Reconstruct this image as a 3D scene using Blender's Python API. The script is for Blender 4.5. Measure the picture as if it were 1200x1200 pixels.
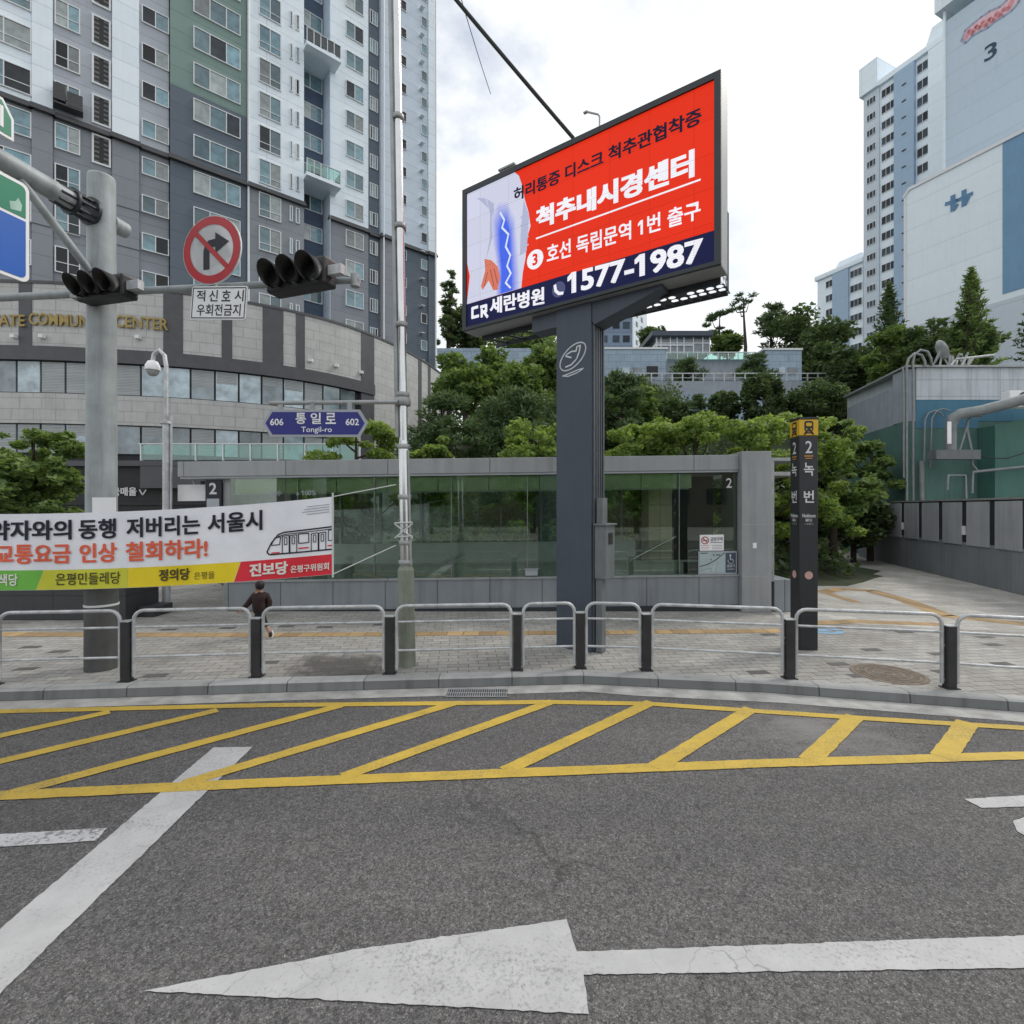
import bpy, math, random
import numpy as np
from mathutils import Vector, Matrix
R = math.radians
random.seed(7)
for o in list(bpy.data.objects): bpy.data.objects.remove(o)
SC = bpy.context.scene
COL = SC.collection

# ------------------------------------------------------------------ camera
F, V0, H = 600.0, 596.0, 2.45
cd = bpy.data.cameras.new("camera"); cam = bpy.data.objects.new("camera", cd); COL.objects.link(cam)
cam.location = (0, 0, H); cam.rotation_euler = (R(90), 0, 0)
cd.sensor_width = 36; cd.lens = 18; cd.shift_y = -(600 - V0) / 1200
cd.clip_start = 0.1; cd.clip_end = 3000
SC.camera = cam

# ------------------------------------------------------------------ light
SUN_DIR = Vector((0.74, 0.42, 0.80)).normalized()
EL = math.asin(SUN_DIR.z); AZ = math.atan2(SUN_DIR.x, SUN_DIR.y)
w = bpy.data.worlds.new("World"); SC.world = w; w.use_nodes = True
nt = w.node_tree; nt.nodes.clear()
def N(nt, t, **k):
    n = nt.nodes.new(t)
    for a, b in k.items(): setattr(n, a, b)
    return n
out = N(nt, "ShaderNodeOutputWorld")
sky = N(nt, "ShaderNodeTexSky", sky_type='NISHITA', sun_disc=False, sun_elevation=EL, sun_rotation=AZ)
sky.air_density = 1.2; sky.dust_density = 2.0
b1 = N(nt, "ShaderNodeBackground"); b1.inputs[1].default_value = 0.13
b2 = N(nt, "ShaderNodeBackground"); b2.inputs[0].default_value = (0.965, 0.985, 1, 1); b2.inputs[1].default_value = 1.05
tc = N(nt, "ShaderNodeTexCoord")
mp = N(nt, "ShaderNodeMapping"); mp.inputs['Scale'].default_value = (1, 1, 1.7)
n1 = N(nt, "ShaderNodeTexNoise"); n1.inputs['Scale'].default_value = 4.2; n1.inputs['Detail'].default_value = 8; n1.inputs['Roughness'].default_value = 0.58
rp = N(nt, "ShaderNodeValToRGB"); rp.color_ramp.elements[0].position = 0.29; rp.color_ramp.elements[1].position = 0.50
rp.color_ramp.elements[0].color = (0.42, 0.42, 0.42, 1)
mx = N(nt, "ShaderNodeMixShader")
l = nt.links.new
l(tc.outputs['Generated'], mp.inputs[0]); l(mp.outputs[0], n1.inputs['Vector']); l(n1.outputs[0], rp.inputs[0])
l(rp.outputs[0], mx.inputs[0]); l(sky.outputs[0], b1.inputs[0]); l(b1.outputs[0], mx.inputs[1]); l(b2.outputs[0], mx.inputs[2])
l(mx.outputs[0], out.inputs[0])
sd = bpy.data.lights.new("sun", 'SUN'); sd.energy = 1.5; sd.angle = R(14); sd.color = (1, 0.95, 0.87)
so = bpy.data.objects.new("sun", sd); COL.objects.link(so); so.location = (30, 20, 60)
so.rotation_euler = (-SUN_DIR).to_track_quat('-Z', 'Y').to_euler()
SC.view_settings.view_transform = 'Standard'; SC.view_settings.look = 'None'
SC.view_settings.exposure = 0.1; SC.view_settings.gamma = 1.0
SC.cycles.max_bounces = 6; SC.cycles.transparent_max_bounces = 12; SC.cycles.use_denoising = True

# ------------------------------------------------------------------ helpers
def uv(u, v, Y): return Vector(((u - 600) / F * Y, Y, H - (v - V0) / F * Y))
def gnd(u, v, z=0.0):
    Y = (H - z) * F / (v - V0); return Vector(((u - 600) / F * Y, Y, z))
def lin(r, g, b):
    f = lambda c: ((c / 255 + 0.055) / 1.055) ** 2.4 if c > 10 else c / 255 / 12.92
    return (f(r), f(g), f(b))
def frame(o, x, y, z): 
    m = Matrix.Identity(4)
    for i, a in enumerate((x, y, z, o)):
        for j in range(3): m[j][i] = a[j]
    return m
def yaw(o, ang):
    "local x to the right, local y away from the viewer, turned by ang about z"
    c, s = math.cos(ang), math.sin(ang)
    return frame(o, (c, s, 0), (-s, c, 0), (0, 0, 1))

ORG = {}
def thing(name, label, cat, loc=(0, 0, 0), group=None):
    o = bpy.data.objects.new(name, None); COL.objects.link(o); o.location = loc
    o.empty_display_size = 0.2; ORG[o] = Vector(loc)
    o['label'] = label; o['category'] = cat
    if group: o['group'] = group
    return o
def tag(o, label, cat, group=None):
    o['label'] = label; o['category'] = cat
    if group: o['group'] = group
    return o
def kind(o, k='structure'):
    o['kind'] = k; return o

_tc = {}
def _rawtext(s, bold):
    c = bpy.data.curves.new("lettering", "FONT"); c.body = s; c.offset = bold; c.resolution_u = 3
    o = bpy.data.objects.new("lettering", c); COL.objects.link(o)
    bpy.context.view_layer.update()
    m = bpy.data.meshes.new_from_object(o.evaluated_get(bpy.context.evaluated_depsgraph_get()))
    v = [(p.co.x, p.co.y) for p in m.vertices]; f = [list(p.vertices) for p in m.polygons]
    bpy.data.objects.remove(o); bpy.data.curves.remove(c); bpy.data.meshes.remove(m)
    return v, f
def textmesh(s, bold=0.0):
    "flat lettering scaled to a unit box: layers of (points, faces); heavy weights are built from shifted layers"
    k = (s, bold)
    if k in _tc: return _tc[k]
    off = min(bold, 0.016)
    v, f = _rawtext(s, off)
    for i, ch in enumerate(s):
        if ch == '1':          # this typeface has no flag on its 1
            xr = max(a for a, b in _rawtext(s[:i+1], off)[0]); yt = max(b for a, b in _rawtext('1', off)[0]); xl = xr-0.10-2*off
            n = len(v); v += [(xl+.01, yt), (xl-.15, yt-.13), (xl-.15, yt-.27), (xl+.01, yt-.16)]; f.append([n, n+1, n+2, n+3])
    e = max(0.0, bold-off)
    shifts = [(0, 0)] if e < 0.002 else [(0, 0), (e, e*.5), (-e, -e*.5), (e, -e*.5), (-e, e*.5)]
    x0 = min(a for a, b in v)-e; x1 = max(a for a, b in v)+e; y0 = min(b for a, b in v)-e*.5; y1 = max(b for a, b in v)+e*.5
    r = ([[((a+sx - x0) / (x1 - x0), (b+sy - y0) / (y1 - y0)) for a, b in v] for sx, sy in shifts], f)
    _tc[k] = r; return r

class MB:
    def __init__(s, T=None): s.v = []; s.f = []; s.m = []; s.sm = []; s.T = T or Matrix.Identity(4)
    def add(s, vs, fs, m=0, smooth=False):
        b = len(s.v); s.v += [s.T @ Vector(p) for p in vs]
        for f in fs: s.f.append([b + i for i in f]); s.m.append(m); s.sm.append(smooth)
    def box(s, a, b, m=0):
        x0, y0, z0 = a; x1, y1, z1 = b
        s.add([(x0,y0,z0),(x1,y0,z0),(x1,y1,z0),(x0,y1,z0),(x0,y0,z1),(x1,y0,z1),(x1,y1,z1),(x0,y1,z1)],
              [(3,2,1,0),(4,5,6,7),(0,1,5,4),(1,2,6,5),(2,3,7,6),(3,0,4,7)], m)
    def prism(s, poly, y0, y1, m=0):
        "poly in local x,z pushed along local y"
        n = len(poly)
        s.add([(x, y0, z) for x, z in poly] + [(x, y1, z) for x, z in poly],
              [list(range(n)), list(range(2*n-1, n-1, -1))] + [(i, (i+1) % n, n+(i+1) % n, n+i)[::-1] for i in range(n)], m)
    def slab(s, poly, z0, z1, m=0):
        n = len(poly)
        s.add([(x, y, z0) for x, y in poly] + [(x, y, z1) for x, y in poly],
              [list(range(n))[::-1], list(range(n, 2*n))] + [(i, (i+1) % n, n+(i+1) % n, n+i) for i in range(n)], m)
    def tube(s, pts, r, n=10, m=0, cap=True):
        pts = [Vector(p) for p in pts]; k = len(pts)
        rs = r if isinstance(r, (list, tuple)) else [r] * k
        rings = []; up = None
        for i, p in enumerate(pts):
            d = (pts[min(i+1, k-1)] - pts[max(i-1, 0)]).normalized()
            if up is None:
                a = Vector((0, 0, 1)) if abs(d.z) < 0.9 else Vector((0, 1, 0))
                up = (a - d * a.dot(d)).normalized()
            else: up = (up - d * up.dot(d)).normalized()
            sd_ = d.cross(up)
            rings.append([p + (up * math.cos(2*math.pi*j/n) + sd_ * math.sin(2*math.pi*j/n)) * rs[i] for j in range(n)])
        s.add([q for rg in rings for q in rg],
              [(i*n+j, i*n+(j+1) % n, (i+1)*n+(j+1) % n, (i+1)*n+j) for i in range(k-1) for j in range(n)], m, True)
        if cap:
            s.add(rings[0], [list(range(n))[::-1]], m); s.add(rings[-1], [list(range(n))], m)
    def lathe(s, prof, c=(0, 0, 0), n=20, m=0):
        k = len(prof); c = Vector(c)
        s.add([c + Vector((r*math.cos(2*math.pi*j/n), r*math.sin(2*math.pi*j/n), z)) for r, z in prof for j in range(n)],
              [(i*n+j, i*n+(j+1) % n, (i+1)*n+(j+1) % n, (i+1)*n+j) for i in range(k-1) for j in range(n)], m, True)
        for i, rev in ((0, True), (k-1, False)):
            if prof[i][0] > 1e-4:
                ring = [c + Vector((prof[i][0]*math.cos(2*math.pi*j/n), prof[i][0]*math.sin(2*math.pi*j/n), prof[i][1])) for j in range(n)]
                s.add(ring, [list(range(n))[::-1] if rev else list(range(n))], m)
    def disc(s, c, rx, rz, y, m=0, n=32, r0=0.0):
        "flat disc or ring in the local x,z plane"
        a = [(c[0]+rx*math.cos(2*math.pi*j/n), y, c[1]+rz*math.sin(2*math.pi*j/n)) for j in range(n)]
        if r0 <= 0: s.add(a, [list(range(n))], m)
        else:
            b = [(c[0]+rx*r0*math.cos(2*math.pi*j/n), y, c[1]+rz*r0*math.sin(2*math.pi*j/n)) for j in range(n)]
            s.add(a+b, [(j, (j+1) % n, n+(j+1) % n, n+j) for j in range(n)], m)
    def poly(s, pts, y, m=0):
        s.add([(x, y, z) for x, z in pts], [list(range(len(pts)))], m)
    def line(s, pts, wd, y, m=0):
        "a flat stroke of width wd through 2D points in local x,z"
        for (x0, z0), (x1, z1) in zip(pts[:-1], pts[1:]):
            d = math.hypot(x1-x0, z1-z0) or 1; nx, nz = -(z1-z0)/d*wd/2, (x1-x0)/d*wd/2
            ex, ez = (x1-x0)/d*wd*0.3, (z1-z0)/d*wd*0.3
            s.add([(x0+nx-ex,y,z0+nz-ez),(x0-nx-ex,y,z0-nz-ez),(x1-nx+ex,y,z1-nz+ez),(x1+nx+ex,y,z1+nz+ez)], [(0,1,2,3)], m)
    def text(s, st, fn, m=0, bold=0.0):
        ls, f = textmesh(st, bold)
        n = None
        for i, v in enumerate(ls):
            P = [Vector(fn(x, y)) for x, y in v]
            if i:
                if n is None:
                    a, c, d = Vector(fn(0, 0)), Vector(fn(1, 0)), Vector(fn(0, 1)); n = (c-a).cross(d-a).normalized()
                P = [p + n*0.0007*i for p in P]
            s.add(P, f, m)
    def trect(s, st, x0, z0, x1, z1, y, m=0, bold=0.0, z0r=None, z1r=None):
        a = z0 if z0r is None else z0r; b = z1 if z1r is None else z1r
        s.text(st, lambda p, q: (x0+(x1-x0)*p, y, (z0*(1-p)+a*p)*(1-q)+(z1*(1-p)+b*p)*q), m, bold)
    def build(s, name, mats, parent=None, bevel=0):
        me = bpy.data.meshes.new(name)
        L = ORG.get(parent, Vector()) if parent else Vector()
        me.from_pydata([p - L for p in s.v], [], s.f)
        if not isinstance(mats, (list, tuple)): mats = [mats]
        for x in mats: me.materials.append(x)
        me.polygons.foreach_set('material_index', s.m); me.polygons.foreach_set('use_smooth', s.sm)
        me.validate(); me.update()
        o = bpy.data.objects.new(name, me); COL.objects.link(o)
        if parent: o.parent = parent
        ORG[o] = L
        if bevel:
            b = o.modifiers.new('bevel', 'BEVEL'); b.width = bevel; b.segments = 2; b.limit_method = 'ANGLE'
        return o

# ------------------------------------------------------------------ materials
def newmat(name):
    m = bpy.data.materials.new(name); m.use_nodes = True
    nt = m.node_tree; nt.nodes.clear()
    o = N(nt, "ShaderNodeOutputMaterial"); p = N(nt, "ShaderNodeBsdfPrincipled")
    nt.links.new(p.outputs[0], o.inputs[0]); return m, nt, p, o
def c4(c): return (c[0], c[1], c[2], 1)
def ramp(nt, p0, c0, p1, c1):
    r = N(nt, "ShaderNodeValToRGB"); e = r.color_ramp.elements
    e[0].position = p0; e[0].color = c4(c0); e[1].position = p1; e[1].color = c4(c1); return r
def noise(nt, vec, scale, detail=4, rough=0.55, stretch=None):
    n = N(nt, "ShaderNodeTexNoise"); n.inputs['Scale'].default_value = scale; n.inputs['Detail'].default_value = detail
    n.inputs['Roughness'].default_value = rough
    if stretch:
        mp = N(nt, "ShaderNodeMapping"); mp.inputs['Scale'].default_value = stretch
        nt.links.new(vec, mp.inputs[0]); vec = mp.outputs[0]
    nt.links.new(vec, n.inputs['Vector']); return n
def mixc(nt, fac, a, b, mode='MIX'):
    m = N(nt, "ShaderNodeMix", data_type='RGBA', blend_type=mode)
    for sock, val in ((m.inputs[0], fac), (m.inputs[6], a), (m.inputs[7], b)):
        if hasattr(val, 'links'): nt.links.new(val, sock)
        elif isinstance(val, (int, float)): sock.default_value = val
        else: sock.default_value = c4(val)
    return m.outputs[2]
def bumpn(nt, p, h, strength=0.3, dist=0.02):
    b = N(nt, "ShaderNodeBump"); b.inputs['Strength'].default_value = strength; b.inputs['Distance'].default_value = dist
    nt.links.new(h, b.inputs['Height']); nt.links.new(b.outputs[0], p.inputs['Normal']); return b

def pm(name, col, rough=0.6, metal=0.0, var=0.14, scale=2.5, bump=0.0, bscale=60, streak=0.0, spec=0.5):
    m, nt, p, o = newmat(name)
    t = N(nt, "ShaderNodeTexCoord").outputs['Object']
    n = noise(nt, t, scale, 5)
    a = tuple(c*(1-var) for c in col); b = tuple(min(1, c*(1+var)) for c in col)
    r = ramp(nt, 0.3, a, 0.7, b); nt.links.new(n.outputs[0], r.inputs[0]); c = r.outputs[0]
    if streak:
        s = noise(nt, t, 3.0, 5, 0.6, (3, 3, 0.25))
        rs = ramp(nt, 0.48, (1, 1, 1), 0.75, (1-streak,)*3); nt.links.new(s.outputs[0], rs.inputs[0])
        c = mixc(nt, 1.0, c, rs.outputs[0], 'MULTIPLY')
    nt.links.new(c, p.inputs['Base Color'])
    p.inputs['Roughness'].default_value = rough; p.inputs['Metallic'].default_value = metal
    p.inputs['Specular IOR Level'].default_value = spec
    if bump:
        bn = noise(nt, t, bscale, 3); bumpn(nt, p, bn.outputs[0], bump, 0.01)
    return m
def emis(name, col, st=1.0, base=0.006):
    m, nt, p, o = newmat(name)
    p.inputs['Base Color'].default_value = (base, base, base, 1); p.inputs['Roughness'].default_value = 0.6; p.inputs['Specular IOR Level'].default_value = 0.08
    # LED rows: fine dark lines between the diode rows
    t = N(nt, "ShaderNodeTexCoord").outputs['Object']
    wv = N(nt, "ShaderNodeTexWave", bands_direction='Z'); wv.inputs['Scale'].default_value = 9.0; wv.inputs['Distortion'].default_value = 0.6
    nt.links.new(t, wv.inputs['Vector'])
    r = ramp(nt, 0.0, tuple(c*0.82 for c in col), 1.0, col); nt.links.new(wv.outputs[0], r.inputs[0])
    vec, _t = planevec(nt, (0.8177, -0.5758)); bk = N(nt, 'ShaderNodeTexBrick', offset=0.0); bk.inputs['Scale'].default_value = 1; bk.inputs['Brick Width'].default_value = .64; bk.inputs['Row Height'].default_value = .48; bk.inputs['Mortar Size'].default_value = .006
    bk.inputs['Color1'].default_value = (1, 1, 1, 1); bk.inputs['Color2'].default_value = (.94, .94, .94, 1); bk.inputs['Mortar'].default_value = (.8, .8, .8, 1); nt.links.new(vec, bk.inputs['Vector'])
    nt.links.new(mixc(nt, 1, r.outputs[0], bk.outputs[0], 'MULTIPLY'), p.inputs['Emission Color']); p.inputs['Emission Strength'].default_value = st
    return m
def planevec(nt, d):
    "vector (distance along d, height, 0) from object coordinates"
    t = N(nt, "ShaderNodeTexCoord").outputs['Object']
    dp = N(nt, "ShaderNodeVectorMath", operation='DOT_PRODUCT'); dp.inputs[1].default_value = (d[0], d[1], 0)
    nt.links.new(t, dp.inputs[0]); sp = N(nt, "ShaderNodeSeparateXYZ"); nt.links.new(t, sp.inputs[0])
    cb = N(nt, "ShaderNodeCombineXYZ"); nt.links.new(dp.outputs['Value'], cb.inputs[0]); nt.links.new(sp.outputs[2], cb.inputs[1])
    return cb.outputs[0], t
def panelmat(name, col, w, h, gap=0.02, d=(1, 0), rough=0.65, off=0.5, mortar=0.5, var=0.1, streak=0.15, useuv=False, bump=0.4, metal=0.0, mott=0.10):
    m, nt, p, o = newmat(name)
    if useuv:
        vec = N(nt, "ShaderNodeTexCoord").outputs['UV']; t = N(nt, "ShaderNodeTexCoord").outputs['Object']
    else: vec, t = planevec(nt, d)
    b = N(nt, "ShaderNodeTexBrick", offset=off, squash=1.0)
    b.inputs['Scale'].default_value = 1; b.inputs['Brick Width'].default_value = w; b.inputs['Row Height'].default_value = h
    b.inputs['Mortar Size'].default_value = gap; b.inputs['Mortar Smooth'].default_value = 0.2
    b.inputs['Color1'].default_value = c4([c*(1-var) for c in col]); b.inputs['Color2'].default_value = c4([min(1, c*(1+var)) for c in col])
    b.inputs['Mortar'].default_value = c4([c*mortar for c in col])
    nt.links.new(vec, b.inputs['Vector'])
    n = noise(nt, t, 1.3, 6, 0.6)
    r = ramp(nt, 0.3, (1-mott*1.1,)*3, 0.7, (1+mott*.8,)*3); nt.links.new(n.outputs[0], r.inputs[0])
    c = mixc(nt, 1.0, b.outputs['Color'], r.outputs[0], 'MULTIPLY')
    if streak:
        s = noise(nt, t, 2.0, 5, 0.6, (3, 3, 0.15))
        rs = ramp(nt, 0.5, (1, 1, 1), 0.78, (1-streak,)*3); nt.links.new(s.outputs[0], rs.inputs[0])
        c = mixc(nt, 1.0, c, rs.outputs[0], 'MULTIPLY')
    nt.links.new(c, p.inputs['Base Color']); p.inputs['Roughness'].default_value = rough; p.inputs['Metallic'].default_value = metal
    iv = N(nt, "ShaderNodeMath", operation='SUBTRACT'); iv.inputs[0].default_value = 1; nt.links.new(b.outputs['Fac'], iv.inputs[1])
    bumpn(nt, p, iv.outputs[0], bump, 0.015)
    return m
def windowglass(name, col, rough=0.08, vary=0.5, spec=0.9):
    "dark room behind a reflecting pane; curtains and rooms differ from pane to pane"
    m, nt, p, o = newmat(name)
    oi = N(nt, "ShaderNodeObjectInfo")
    r = ramp(nt, 0.1, tuple(c*(1-vary) for c in col), 0.95, tuple(min(1, c*(1+vary)) for c in col)); nt.links.new(oi.outputs['Random'], r.inputs[0])
    t = N(nt, "ShaderNodeTexCoord").outputs['Object']
    n = noise(nt, t, 1.4, 3); rr = ramp(nt, 0.35, (0.7,)*3, 0.65, (1.25,)*3); nt.links.new(n.outputs[0], rr.inputs[0])
    nt.links.new(mixc(nt, 1.0, r.outputs[0], rr.outputs[0], 'MULTIPLY'), p.inputs['Base Color'])
    p.inputs['Roughness'].default_value = rough; p.inputs['Specular IOR Level'].default_value = spec; p.inputs['IOR'].default_value = 1.5
    return m
def clearglass(name, tint, refl=0.10, alpha_tint=0.75):
    m, nt, p, o = newmat(name); nt.nodes.remove(p)
    tr = N(nt, "ShaderNodeBsdfTransparent"); tr.inputs[0].default_value = c4(tint)
    gl = N(nt, "ShaderNodeBsdfGlossy"); gl.inputs['Roughness'].default_value = 0.015; gl.inputs['Color'].default_value = (0.95, 1, 0.97, 1)
    fr = N(nt, "ShaderNodeFresnel"); fr.inputs[0].default_value = 1.5
    ad = N(nt, "ShaderNodeMath", operation='ADD', use_clamp=True); ad.inputs[1].default_value = refl; nt.links.new(fr.outputs[0], ad.inputs[0])
    mx = N(nt, "ShaderNodeMixShader"); nt.links.new(ad.outputs[0], mx.inputs[0]); nt.links.new(tr.outputs[0], mx.inputs[1]); nt.links.new(gl.outputs[0], mx.inputs[2])
    nt.links.new(mx.outputs[0], o.inputs[0]); return m
def leafmat(name, c0, c1, trans=0.35):
    m, nt, p, o = newmat(name)
    g = N(nt, "ShaderNodeNewGeometry"); t = N(nt, "ShaderNodeTexCoord").outputs['Object']
    n = noise(nt, t, 1.1, 3)
    ad = N(nt, "ShaderNodeMath", operation='MULTIPLY_ADD'); ad.inputs[1].default_value = 0.35; nt.links.new(g.outputs['Random Per Island'], ad.inputs[0]); 
    ml = N(nt, "ShaderNodeMath", operation='MULTIPLY'); ml.inputs[1].default_value = 0.75; nt.links.new(n.outputs[0], ml.inputs[0]); nt.links.new(ml.outputs[0], ad.inputs[2])
    r = ramp(nt, 0.3, c0, 0.8, c1); nt.links.new(ad.outputs[0], r.inputs[0])
    nt.links.new(r.outputs[0], p.inputs['Base Color']); p.inputs['Roughness'].default_value = 0.55; p.inputs['Specular IOR Level'].default_value = 0.25
    tl = N(nt, "ShaderNodeBsdfTranslucent"); br = mixc(nt, 1.0, r.outputs[0], (1.5, 1.5, 0.7), 'MULTIPLY'); nt.links.new(br, tl.inputs[0])
    mx = N(nt, "ShaderNodeMixShader"); mx.inputs[0].default_value = trans
    nt.links.new(p.outputs[0], mx.inputs[1]); nt.links.new(tl.outputs[0], mx.inputs[2]); nt.links.new(mx.outputs[0], o.inputs[0])
    return m

def m_asphalt():
    m, nt, p, o = newmat("asphalt")
    t = N(nt, "ShaderNodeTexCoord").outputs['Object']
    v = N(nt, "ShaderNodeTexVoronoi"); v.inputs['Scale'].default_value = 165; nt.links.new(t, v.inputs['Vector'])
    sp = ramp(nt, 0.0, (0.051, 0.050, 0.051), 1.0, (0.205, 0.202, 0.204)); sp.color_ramp.elements.new(0.6).color = (0.101, 0.0995, 0.1015, 1); sp.color_ramp.elements.new(0.93).color = (0.128, 0.123, 0.121, 1)
    sep = N(nt, "ShaderNodeSeparateColor"); nt.links.new(v.outputs['Color'], sep.inputs[0]); nt.links.new(sep.outputs[0], sp.inputs[0])
    v2 = N(nt, "ShaderNodeTexVoronoi"); v2.inputs['Scale'].default_value = 62; nt.links.new(t, v2.inputs['Vector'])
    s2 = N(nt, "ShaderNodeSeparateColor"); nt.links.new(v2.outputs['Color'], s2.inputs[0]); rs2 = ramp(nt, 0.0, (0.70,)*3, 1.0, (1.42,)*3); nt.links.new(s2.outputs[1], rs2.inputs[0])
    def mul(c, n, a, b, lo, hi):
        r = ramp(nt, a, lo, b, hi); nt.links.new(n, r.inputs[0]); return mixc(nt, 1, c, r.outputs[0], 'MULTIPLY')
    c = mixc(nt, 1, sp.outputs[0], rs2.outputs[0], 'MULTIPLY')
    c = mul(c, noise(nt, t, 0.35, 6, 0.65, (0.45, 1.5, 1)).outputs[0], 0.3, 0.70, (0.86, 0.86, 0.865), (1.33, 1.31, 1.28))   # lanes polished by tyres run along x
    c = mul(c, noise(nt, t, 1.6, 5, 0.7).outputs[0], 0.62, 0.78, (1, 1, 1), (0.74, 0.73, 0.72))                          # oil and damp blots
    c = mul(c, noise(nt, t, 7, 4, 0.6).outputs[0], 0.35, 0.65, (0.93,)*3, (1.07,)*3)
    # long wandering cracks
    vc = N(nt, "ShaderNodeTexVoronoi", feature='DISTANCE_TO_EDGE'); vc.inputs['Scale'].default_value = 0.33
    nn = noise(nt, t, 1.6, 6, 0.65); av = N(nt, "ShaderNodeMix", data_type='VECTOR'); av.inputs[0].default_value = 0.45; nt.links.new(t, av.inputs[4]); nt.links.new(nn.outputs['Color'], av.inputs[5]); nt.links.new(av.outputs[1], vc.inputs['Vector'])
    rc = ramp(nt, 0.0015, (0.62,)*3, 0.006, (1, 1, 1)); nt.links.new(vc.outputs[0], rc.inputs[0])
    gt = ramp(nt, 0.5, (0, 0, 0), 0.6, (1, 1, 1)); nt.links.new(noise(nt, t, 0.4, 2).outputs[0], gt.inputs[0])
    c = mixc(nt, 1, c, mixc(nt, gt.outputs[0], (1, 1, 1), rc.outputs[0]), 'MULTIPLY')
    # a dusty pale patch near the kerb on the right
    sx = N(nt, "ShaderNodeVectorMath", operation='DISTANCE'); sx.inputs[1].default_value = (3.4, 5.75, 0); nt.links.new(t, sx.inputs[0])
    nd = noise(nt, t, 2.6, 6, 0.7, (1.0, 2.2, 1)); ds = N(nt, "ShaderNodeMath", operation='SUBTRACT'); nt.links.new(nd.outputs[0], ds.inputs[0])
    dv = N(nt, "ShaderNodeMath", operation='MULTIPLY'); dv.inputs[1].default_value = 0.42; nt.links.new(sx.outputs['Value'], dv.inputs[0]); nt.links.new(dv.outputs[0], ds.inputs[1])
    rd = ramp(nt, 0.12, (0, 0, 0), 0.5, (0.75,)*3); nt.links.new(ds.outputs[0], rd.inputs[0])
    c = mixc(nt, rd.outputs[0], c, (0.23, 0.225, 0.215))
    nt.links.new(c, p.inputs['Base Color']); p.inputs['Roughness'].default_value = 0.8; p.inputs['Specular IOR Level'].default_value = 0.3
    bumpn(nt, p, v.outputs['Distance'], 0.4, 0.004); return m
def m_roadpaint(name, col, wear=0.5, cracks=True):
    m, nt, p, o = newmat(name)
    t = N(nt, "ShaderNodeTexCoord").outputs['Object']
    v = N(nt, "ShaderNodeTexVoronoi", feature='DISTANCE_TO_EDGE'); v.inputs['Scale'].default_value = 3.2
    nn = noise(nt, t, 5, 3); 
    ad = N(nt, "ShaderNodeMix", data_type='VECTOR'); ad.inputs[0].default_value = 0.12; nt.links.new(t, ad.inputs[4]); nt.links.new(nn.outputs['Color'], ad.inputs[5]); nt.links.new(ad.outputs[1], v.inputs['Vector'])
    gate = noise(nt, t, 1.2, 2)
    rc = ramp(nt, 0.002, (0.62,)*3, 0.009, (1,)*3); nt.links.new(v.outputs[0], rc.inputs[0])
    rg = ramp(nt, 0.45, (0,)*3, 0.6, (1,)*3); nt.links.new(gate.outputs[0], rg.inputs[0])
    crack = mixc(nt, rg.outputs[0], (1, 1, 1), rc.outputs[0])
    n = noise(nt, t, 46 if wear < .5 else 24, 6, 0.8); nb = noise(nt, t, 1.3, 4, 0.6, (.6, 1.6, 1)); sm_ = N(nt, 'ShaderNodeMath', operation='MULTIPLY_ADD'); sm_.inputs[1].default_value = 0.42; nt.links.new(nb.outputs[0], sm_.inputs[0]); nt.links.new(n.outputs[0], sm_.inputs[2])
    r = ramp(nt, 0.36+0.4*wear, tuple(.1+.25*(c-.1) for c in col), (0.55 if wear < .5 else .43)+0.4*wear, col); nt.links.new(sm_.outputs[0], r.inputs[0])
    n2 = noise(nt, t, 3.5, 5, 0.6); r2 = ramp(nt, 0.3, (0.84,)*3, 0.7, (1.05,)*3); nt.links.new(n2.outputs[0], r2.inputs[0])
    c = mixc(nt, 1, r.outputs[0], r2.outputs[0], 'MULTIPLY')
    if cracks: c = mixc(nt, 1, c, crack, 'MULTIPLY')
    nt.links.new(c, p.inputs['Base Color']); p.inputs['Roughness'].default_value = 0.7
    bumpn(nt, p, noise(nt, t, 120, 2).outputs[0], 0.25, 0.004); return m
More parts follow.
